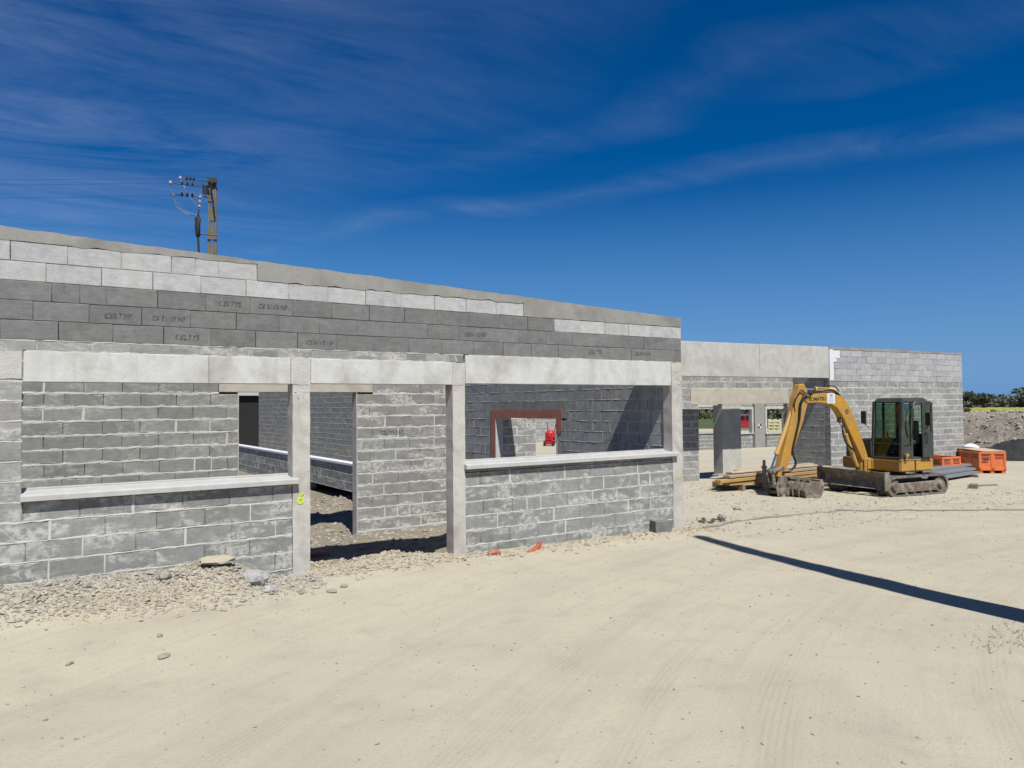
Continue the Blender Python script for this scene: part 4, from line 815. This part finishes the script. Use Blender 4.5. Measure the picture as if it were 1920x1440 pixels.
mb = MB(); mb.rock((21.4, 3.95, zc+.84), .2, flat=.45, sub=2); mb.build('white_bag', M_WHITE, smooth=True); tag(COL.objects[-1], 'small white bag between the boards on the orange crates', 'bag')
o = MB().box(-.16, .16, -.1, .1, 0, .13).build('wood_block', M_WD, None, bevel=.01); o.location = (15.55, 1.2, g(15.55, 1.2)-.01); o.rotation_euler = (0, 0, .4); tag(o, 'short wood block on the dirt behind the excavator track', 'wood block')
o = MB().box(-.5, .5, -.04, .04, 0, .035).build('wood_batten', M_WD, None); o.location = (16.3, 1.3, g(16.3, 1.3)); o.rotation_euler = (0, 0, -.3); tag(o, 'dark batten on the dirt right of the wood block', 'batten')
# loose block by the corner column, duct stubs
o = link('loose_block', block_mesh(.3, .2, .2, 9), B_UP, None, (2.12, -.24, g(2.1, -.2)+.08), (0, 0, R(-14))); tag(o, 'loose dark concrete block at the foot of the front wall', 'block')
M_DUCT = plain('duct_red', (.52, .11, .055), .55, var=.1, dirt=.55)
def duct(pts, r, label):
    mb = MB(); mb.tube(pts, r, 14); n = len(pts)
    for a, b_ in zip(pts[:-1], pts[1:]):
        for t in np.linspace(.1, .9, 5): c_ = Vector(a).lerp(Vector(b_), t); d = (Vector(b_)-Vector(a)).normalized()*.006; mb.tube([c_-d, c_+d], r*1.1, 14)
    o = mb.build('cable_duct', M_DUCT, None, smooth=False); return tag(o, label, 'duct', 'orange-red ducts at the wall foot')
z = g(-1.2, -.3); duct([(-1.26, -.26, z+.02), (-1.17, -.28, z+.035), (-1.08, -.27, z+.02)], .03, 'short bright red duct stub near the middle column')
z = g(-.5, -.4); duct([(-.66, -.36, z-.02), (-.5, -.3, z+.01), (-.36, -.2, z+.035), (-.28, -.1, z+.045)], .035, 'dusty red duct curving into the ground below the right window')
duct([(-3.4, 1.9, g(-3.4, 1.9)+.02), (-3.0, 2.1, g(-3, 2.1)+.05), (-2.7, 2.0, g(-2.7, 2)+.02)], .05, 'red duct end lying in the doorway rubble')
# dusty hose across the dirt
pts = [(3.1, -.2), (4.0, .0), (5.5, .35), (7.5, .15), (9.5, -.55), (12.5, -1.9), (16, -3.9)]; pp = []
for a, b_ in zip(pts[:-1], pts[1:]):
    for t in np.linspace(0, 1, 12)[:-1]: x = a[0]+(b_[0]-a[0])*t; y = a[1]+(b_[1]-a[1])*t+.03*math.sin(x*3); pp.append((x, y, g(x, y)+.012))
mb = MB(); mb.tube(pp, .022, 6); mb.build('hose', plain('dusty_hose', (.24, .21, .17), .9, dirt=.5), smooth=True); tag(COL.objects[-1], 'thin dusty hose running over the dirt from the corner column', 'hose')

# ------------------------------------------------------------------ stones and gravel
def stone_mat(name, cols):
    m, nt, b = new_mat(name); ge = N(nt, 'ShaderNodeNewGeometry'); rnd = ge.outputs['Random Per Island']; P = ge.outputs['Position']; cr_ = N(nt, 'ShaderNodeValToRGB'); cr_.color_ramp.elements.remove(cr_.color_ramp.elements[0])
    for i, c in enumerate(cols):
        e = cr_.color_ramp.elements[0] if i == 0 else cr_.color_ramp.elements.new(i/(len(cols)-1)); e.position = i/(len(cols)-1); e.color = (*c, 1)
    nt.links.new(rnd, cr_.inputs[0]); f = nz(nt, P, 40, 4, .6); c = mix(nt, ramp(nt, f, .3, .7, 0, .3), cr_.outputs[0], (.2, .18, .15)); nt.links.new(c, b.inputs['Base Color']); b.inputs['Roughness'].default_value = .95; bump(nt, b, f, .3, .006); return m
M_STONE = stone_mat('gravel_grey', [(.36, .34, .30), (.45, .42, .35), (.30, .285, .25), (.52, .47, .38), (.27, .255, .22), (.46, .42, .345)]); M_STONEY = stone_mat('gravel_tan', [(.47, .39, .25), (.50, .44, .33), (.40, .34, .24), (.54, .48, .37)])
def gravel(name, n, fn, rmin, rmax, mat, label, par=None, sub=1, pw=2.2):
    t = ICO[1]; base = np.array(t[0]); # 42 verts is heavy: use an octahedron
    ov = np.array([(1, 0, 0), (-1, 0, 0), (0, 1, 0), (0, -1, 0), (0, 0, 1), (0, 0, -1)], float); of = np.array([(0, 2, 4), (2, 1, 4), (1, 3, 4), (3, 0, 4), (2, 0, 5), (1, 2, 5), (3, 1, 5), (0, 3, 5)])
    V_ = []; F_ = []; k = 0
    while k < n:
        q = fn()
        if q is None: continue
        x, y = q; r = rmin+(rmax-rmin)*rng.random()**pw; a = rng.random()*6.28; tl = rng.normal(0, .35, 2)
        v = ov*np.array([r*rng.uniform(.8, 1.4), r*rng.uniform(.6, 1), r*rng.uniform(.4, .8)])*rng.uniform(.65, 1.2, (6, 1))+rng.normal(0, r*.12, (6, 3))
        Rz = np.array([[math.cos(a), -math.sin(a), 0], [math.sin(a), math.cos(a), 0], [0, 0, 1]]); Rx = np.array([[1, 0, 0], [0, math.cos(tl[0]), -math.sin(tl[0])], [0, math.sin(tl[0]), math.cos(tl[0])]])
        v = v@Rx.T@Rz.T+np.array([x, y, g(x, y)+r*rng.uniform(-.1, .3)]); V_.append(v); F_.append(of+6*k); k += 1
    V_ = np.concatenate(V_); F_ = np.concatenate(F_); me = bpy.data.meshes.new(name); me.from_pydata(V_.tolist(), [], F_.tolist()); o = link(name, me, mat); return tag(o, label, 'gravel', kind='stuff')
def along_left():
    x = rng.uniform(-9, -3.7); t = abs(rng.normal(0, .42)); y = -.03-t
    if t > .98+.15*math.sin(x*2.3): return None
    return x, y
def tanpatch():
    x, y = rng.normal(-5.55, .55), rng.normal(-.62, .2); return (x, y) if y < -.1 else None
gravel('gravel', 14000, along_left, .004, .045, M_STONE, 'grey gravel banked along the foot of the left wall', pw=4.5)
gravel('gravel', 5200, tanpatch, .004, .03, M_STONEY, 'patch of tan gravel in front of the left wall', pw=3.5)
gravel('gravel', 4200, lambda: (rng.uniform(-3.7, 3.4), -.02-abs(rng.normal(0, .22))), .004, .04, M_STONEY, 'crushed stone along the foot of the middle and right wall', pw=3.5)
gravel('gravel', 3600, lambda: (rng.uniform(-3.64, -1.67), rng.uniform(-.35, 1.5)), .006, .04, M_STONEY, 'crushed stone spread in the doorway')
gravel('gravel', 5200, lambda: (rng.uniform(-5.0, 2.4), rng.uniform(1.4, 9)), .01, .06, M_STONE, 'rubble covering the floor inside the shell')
def road():
    x, y = rng.uniform(-9, 12), rng.uniform(-8.6, -.3); return x, y
gravel('gravel', 11000, road, .0025, .016, M_STONE, 'scattered pebbles on the dirt road', pw=3.5)
gravel('gravel', 7000, lambda: (rng.uniform(3, 17), rng.uniform(-1.2, 6.4)), .006, .04, M_STONE, 'scattered stones around the excavator', pw=4)
def stone(x, y, r, label, flat=.6, mat=None, sub=2, sink=.3, name='stone'):
    mb = MB(); mb.rock((0, 0, 0), r, flat=flat, sub=sub); o = mb.build(name, mat or M_STONE); o.location = (x, y, g(x, y)+r*flat*sink+.003); return tag(o, label, 'stone', 'single stones on the ground')
M_CHUNK = conc_mat('concrete_chunk', (.42, .41, .40), (.33, .32, .3), .3, .4, .8)
mb = MB(); mb.rock((0, 0, 0), .17, flat=.28, sub=2); o = mb.build('stone_slab', M_STONEY); o.location = (-4.78, -.2, g(-4.78, -.2)+.05); o.scale = (1.25, .8, 1); o.rotation_euler = (.1, .05, .3); tag(o, 'flat tan stone slab on top of the gravel heap by the left wall', 'stone', 'single stones on the ground')
stone(-4.45, -.45, .15, 'large pale concrete chunk beside the gravel heap', .75, M_CHUNK); stone(-4.36, -.72, .08, 'smaller grey concrete chunk in front of the large chunk', .6, M_CHUNK); stone(-5.35, -.3, .09, 'rounded grey stone resting on the gravel bank', .7)
for x, y, r, l in ((-5.66, -2.41, .045, 'flat pale stone alone on the road, largest of the road stones'), (-6.3, -2.24, .028, 'small white stone left of the flat pale road stone'), (-5.6, -1.8, .03, 'small dark stone on the road near the gravel edge'), (-3.75, -1.0, .06, 'dark stone in front of the left column'), (-3.55, -.85, .05, 'grey stone right of the dark stone by the left column'), (4.6, .7, .1, 'pale stone on the dirt between the corner and the bucket'), (6.0, 1.5, .09, 'white stone on the dirt in front of the timber pile'), (-2.6, 5.1, .2, 'large white stone in the rubble inside the doorway')): stone(x, y, r, l)
mb = MB()
for _ in range(40): mb.rock((random.gauss(0, .16), random.gauss(0, .11), random.uniform(0, .05)), random.uniform(.012, .045), flat=.6)
mb.build('dark_rubble', plain('tar_black', (.11, .10, .09), .9)); o = COL.objects[-1]; o.location = (3.9, .45, g(3.9, .45)); tag(o, 'small pile of dark rubble on the dirt right of the corner column', 'rubble', kind='stuff')
# dry weeds at the right edge
mb = MB()
for _ in range(150):
    x, y = random.gauss(.55, .35), random.gauss(-6.12, .16); a = random.uniform(0, 6.28); h = random.uniform(.01, .05); z = g(x, y); l_ = random.uniform(.02, .1); w = .003
    mb.add([(x-w, y, z), (x+w, y, z), (x+l_*math.cos(a), y+l_*math.sin(a), z+h)], [(0, 1, 2)]); mb.add([(x, y-w, z), (x, y+w, z), (x+l_*math.cos(a), y+l_*math.sin(a), z+h)], [(0, 1, 2)])
mb.build('dry_weeds', plain('dry_weed', (.13, .11, .07), .9, bs=0)); tag(COL.objects[-1], 'dry dark weeds at the right edge of the road', 'weeds', kind='stuff')

# ------------------------------------------------------------------ heaps on the right
def heap(name, label, cx, cy, lx, ly, h, rz, mat, n=60, m_=34, rough=.25, seed=0, fn=None):
    vs = []; fs = []
    for i in range(n+1):
        for j in range(m_+1):
            u, v = -1+2*i/n, -1+2*j/m_; e = max(0, 1-max(abs(u), abs(v))**2.2); prof = min(1, e*2.0)**.8
            q = Vector((u*lx*.8, v*ly*.8, seed)); z = h*prof*(1+.25*noise.noise(q*.35))+prof*rough*(noise.noise(q*1.1)+.6*noise.noise(q*2.6)+.4*noise.noise(q*5))
            if fn: z *= fn(u)
            vs.append((u*lx, v*ly, z-.12))
    for i in range(n):
        for j in range(m_): q = i*(m_+1)+j; fs.append((q, q+m_+1, q+m_+2, q+1))
    me = bpy.data.meshes.new(name); me.from_pydata(vs, [], fs); o = link(name, me, mat); o.location = (cx, cy, g(cx, cy, False)); o.rotation_euler = (0, 0, rz); return tag(o, label, 'heap')
def heap_mat(name, a, b_, sc=3):
    m, nt, b = new_mat(name); P = pos(nt); n = nz(nt, P, sc, 7, .72, .6); n2 = nz(nt, P, sc*.25, 4); n3 = nz(nt, P, sc*5, 4, .7)
    c = mix(nt, ramp(nt, n, .36, .64), a, b_); c = mix(nt, ramp(nt, n2, .5, .7, 0, .5), c, tuple(x*.6 for x in a)); c = mix(nt, ramp(nt, n3, .58, .7, 0, .5), c, tuple(min(.7, x*1.6) for x in b_)); nt.links.new(c, b.inputs['Base Color']); b.inputs['Roughness'].default_value = 1; bump(nt, b, mth(nt, 'ADD', n, n3), .8, .2); return m
M_HEAP = heap_mat('spoil', (.30, .25, .19), (.50, .445, .36), 4); M_TAR = heap_mat('tar_spoil', (.03, .03, .031), (.075, .072, .07), 4)
hp = heap('spoil_heap', 'long heap of grey-brown excavated spoil beyond the right wall', 39, 6.0, 9, 9, 1.75, R(-30), M_HEAP, 90, 70, .22, 1)
heap('dark_heap', 'low dark heap of old tarmac in front of the spoil heap', 31.5, 3.4, 4.6, 2.4, .85, R(-50), M_TAR, 50, 30, .2, 5)
# rocks strewn over the spoil
mb = MB(); me_ = hp.data; vl = [v.co for v in me_.vertices]
for _ in range(2600):
    v = random.choice(vl)
    if v.z < .1: continue
    mb.rock((v.x+random.uniform(-.1, .1), v.y+random.uniform(-.1, .1), v.z+.02), random.choice((.04, .05, .06, .08, .08, .1, .14)), flat=.6)
mb.build('spoil_rock', M_STONE, hp)['kind'] = 'stuff'
for i, (u, v) in enumerate(((-.35, -.2), (-.15, .1), (-.45, .25), (.1, -.3))):
    q = min(vl, key=lambda c: (c.x-u*9)**2+(c.y-v*9)**2); mb = MB(); mb.rock((q.x, q.y, q.z+.08), .3, flat=.6, sub=2); mb.build('pale_boulder', M_CHUNK, hp)

# ------------------------------------------------------------------ far field, hedge and trees
M_LEAF = grass_mat('hedge_leaf', (.125, .15, .085), (.165, .175, .11), 3); M_LEAF2 = grass_mat('tree_leaf', (.10, .125, .075), (.13, .15, .09), 3); M_BARK = plain('bark', (.08, .065, .05), .9)
rp = polar_sheet('rapeseed_crop', M_RAPE, 61.2, 80, 112, 219, .35, 60, 60, .45); tag(rp, 'yellow flowering rapeseed field beyond the spoil heap', 'crop', kind='stuff')
def leaves(mb, c, rx, ry, rz_, n, s):
    for _ in range(n):
        d = Vector((random.gauss(0, 1), random.gauss(0, 1), random.gauss(0, 1))).normalized()*random.uniform(.55, 1.08)**.6; p = Vector((c[0]+d.x*rx, c[1]+d.y*ry, c[2]+d.z*rz_)); a = Vector((random.gauss(0, 1), random.gauss(0, 1), random.gauss(0, 1))).normalized(); b_ = a.orthogonal().normalized(); q = s*random.uniform(.6, 1.3); w = a.cross(b_)
        mb.add([p-b_*q-w*q*.6, p+b_*q-w*q*.6, p+b_*q*.8+w*q*.7, p-b_*q*.9+w*q*.6], [(0, 1, 2, 3)])
mb = MB()
for i in range(230):
    a = R(random.uniform(8, 82)); r = random.uniform(226, 242)+(60 if a < R(60) else 0); h = random.uniform(2.7, 3.4)*(1.25 if a < R(60) else 1); leaves(mb, (CAM.x+r*math.sin(a), CAM.y+r*math.cos(a), h*.45-.4), 3.2, 3.2, h*.58, 190, .33)
for i in range(46): a = R(random.uniform(44, 57)); r = random.uniform(121, 128); h = random.uniform(2.2, 3.6); leaves(mb, (CAM.x+r*math.sin(a), CAM.y+r*math.cos(a), h*.45-.4), 1.6, 1.6, h*.58, 150, .2)
mb.build('far_hedge', M_LEAF); tag(COL.objects[-1], 'dark green hedge line along the far edge of the fields', 'hedge', kind='stuff')
M_FAR = grass_mat('far_wood', (.10, .125, .11), (.12, .145, .125), .5); mb = MB()  # distance haze is put into the pale leaf colour
for i in range(120): a = R(random.uniform(58, 84)); r = random.uniform(480, 560); h = random.uniform(3, 5.6); leaves(mb, (CAM.x+r*math.sin(a), CAM.y+r*math.cos(a), h*.5-.4), 9, 9, h*.6, 60, 1.4)
mb.build('far_wood', M_FAR); tag(COL.objects[-1], 'wood coloured haze-pale on the horizon behind the hedge', 'wood', kind='stuff')
def tree(az, r, h, label, w=1.0):
    x, y = CAM.x+r*math.sin(R(az)), CAM.y+r*math.cos(R(az)); rt = thing('tree', label, 'tree', (x, y, -.4), 0, 'trees standing above the far hedge'); mb = MB(); mb.tube([(0, 0, 0), (.1, 0, h*.4), (.0, .1, h*.8)], [.25, .18, .06], 7)
    for k in range(5): a = random.uniform(0, 6.28); mb.tube([(.05, 0, h*(.4+.08*k)), (w*1.3*math.cos(a), w*1.3*math.sin(a), h*(.55+.09*k))], [.08, .03], 5)
    mb.build('trunk', M_BARK, rt); mb = MB()
    for k in range(7): a = random.uniform(0, 6.28); leaves(mb, (w*1.2*math.cos(a), w*1.2*math.sin(a), h*random.uniform(.5, .92)), w*1.1, w*1.1, h*.14, 70, .32)
    mb.build('crown', M_LEAF2, rt)
tree(65.0, 224, 4.7, 'leftmost tree standing above the far hedge beside the right wall', 1.3); tree(65.9, 225, 4.4, 'second tree above the far hedge, near the leftmost one', 1.1); tree(68.3, 224, 5.4, 'tallest tree above the far hedge at the right edge', 1.8)
mb = MB(); mb.tube([(0, 0, 0), (0, 0, 2.4)], .1, 6); mb.build('far_post', M_GAL); COL.objects[-1].location = (CAM.x+222*math.sin(R(67.3)), CAM.y+222*math.cos(R(67.3)), -.4); tag(COL.objects[-1], 'thin pale post in front of the far hedge', 'post')
for i, (az, r) in enumerate(((65.0, 121), (65.35, 119), (65.9, 120), (66.45, 122), (64.75, 123))):
    mb = MB(); leaves(mb, (0, 0, .6), .8, .8, .7, 260, .13); mb.build('bush', M_LEAF2); o = COL.objects[-1]; o.location = (CAM.x+r*math.sin(R(az)), CAM.y+r*math.cos(R(az)), -.38); o.scale = (1, 1, random.uniform(.8, 1.4)); tag(o, ['first', 'second', 'third', 'rightmost', 'leftmost'][i]+' dark bush at the near edge of the rapeseed field', 'bush', 'bushes along the rapeseed field')

# ------------------------------------------------------------------ things behind the openings
M_CARR = plain('car_red', (.42, .012, .02), .25, var=.03, bs=0, coat=.6); M_CG = plain('car_glass', (.015, .02, .03), .08, bs=0)
car = thing('parked_car', 'red hatchback parked beyond the back wall windows', 'car', (49.4, 36.6, -.4), R(140))
side = [(-2.0, .28), (2.0, .28), (2.08, .5), (2.0, .72), (1.15, .88), (.55, 1.38), (-.9, 1.46), (-1.75, 1.0), (-2.02, .92), (-2.08, .5)]
mb = MB(); mb.prism(side, -.82, .82); mb.build('body', M_CARR, car, bevel=.07, seg=3)
for yy in (-.835, .825):
    for pr in ([(.1, .92), (.95, .92), (.5, 1.3), (.1, 1.34)], [(-.85, .92), (0, .92), (0, 1.35), (-.8, 1.37)], [(-1.5, .98), (-.95, .95), (-.9, 1.33)]): mb = MB(); mb.prism(pr, yy, yy+.01); mb.build('side_window', M_CG, car)
for x in (-1.28, 1.3):
    for sg in (-1, 1): mb = MB(); mb.tube([(x, sg*.66, .31), (x, sg*.85, .31)], .31, 18); w = mb.build('wheel', M_RUB, car); mb = MB(); mb.tube([(x, sg*.845, .31), (x, sg*.862, .31)], .2, 14); mb.build('rim', M_GAL, w)
M_CREAM = plain('cream_plastic', (.72, .68, .42), .6)
pc = thing('cream_pallet_stack', 'cream perforated plastic stack standing outside the back window', 'pallet stack', (48.6, 32.6, -.4), R(30))
for k in range(4):
    mb = MB(); z = .25*k+.02*k
    for x in (-.55, -.18, .18, .55): mb.box(x-.07, x+.07, -.5, .5, z, z+.14)
    for yy in (-.45, 0, .45): mb.box(-.6, .6, yy-.07, yy+.07, z+.142, z+.25)
    mb.build('pallet', M_CREAM, pc, bevel=.01)
M_MIXR = plain('mixer_red', (.55, .02, .025), .4, var=.05); mx_ = thing('cement_mixer', 'red cement mixer with two handles seen through the red-edged doorway', 'cement mixer', (19.7, 26.7, g(19.7, 26.7, False)), R(-60)); mx_.scale = (.82, .82, .9)
mb = MB(); mb.tube([(0, 0, .45), (0, 0, .55), (0, .0, .8), (0, 0, 1.05)], [.18, .34, .36, .2], 14); mb.build('drum', M_MIXR, mx_, smooth=True); mb = MB(); mb.box(-.3, .3, -.3, -.22, .1, .9); mb.box(-.3, .3, .22, .3, .1, .9); mb.box(-.32, .32, -.3, .3, .3, .42); mb.build('frame', M_MIXR, mx_, bevel=.02)
for s_ in (-1, 1):
    mb = MB(); mb.tube([(s_*.24, .1, .8), (s_*.36, .3, 1.55)], .03, 6); mb.build('handle', M_RUB, mx_); mb = MB(); mb.tube([(s_*.28, -.25, .17), (s_*.38, -.25, .17)], .17, 14); mb.build('wheel', M_RUB, mx_)

# ------------------------------------------------------------------ exposure match: paint and stone values for exposure +0.5
for m in bpy.data.materials:
    if not m.use_nodes or m.name == 'chrome_rod': continue
    for n in [n for n in m.node_tree.nodes if n.type == 'BSDF_PRINCIPLED']:
        s = n.inputs['Base Color']
        if s.is_linked:
            src = s.links[0].from_socket; v = m.node_tree.nodes.new('ShaderNodeVectorMath'); v.operation = 'SCALE'; v.inputs['Scale'].default_value = 0.72
            m.node_tree.links.new(src, v.inputs[0]); m.node_tree.links.new(v.outputs[0], s)
        else: s.default_value = tuple(x*0.72 for x in s.default_value[:3])+(1,)
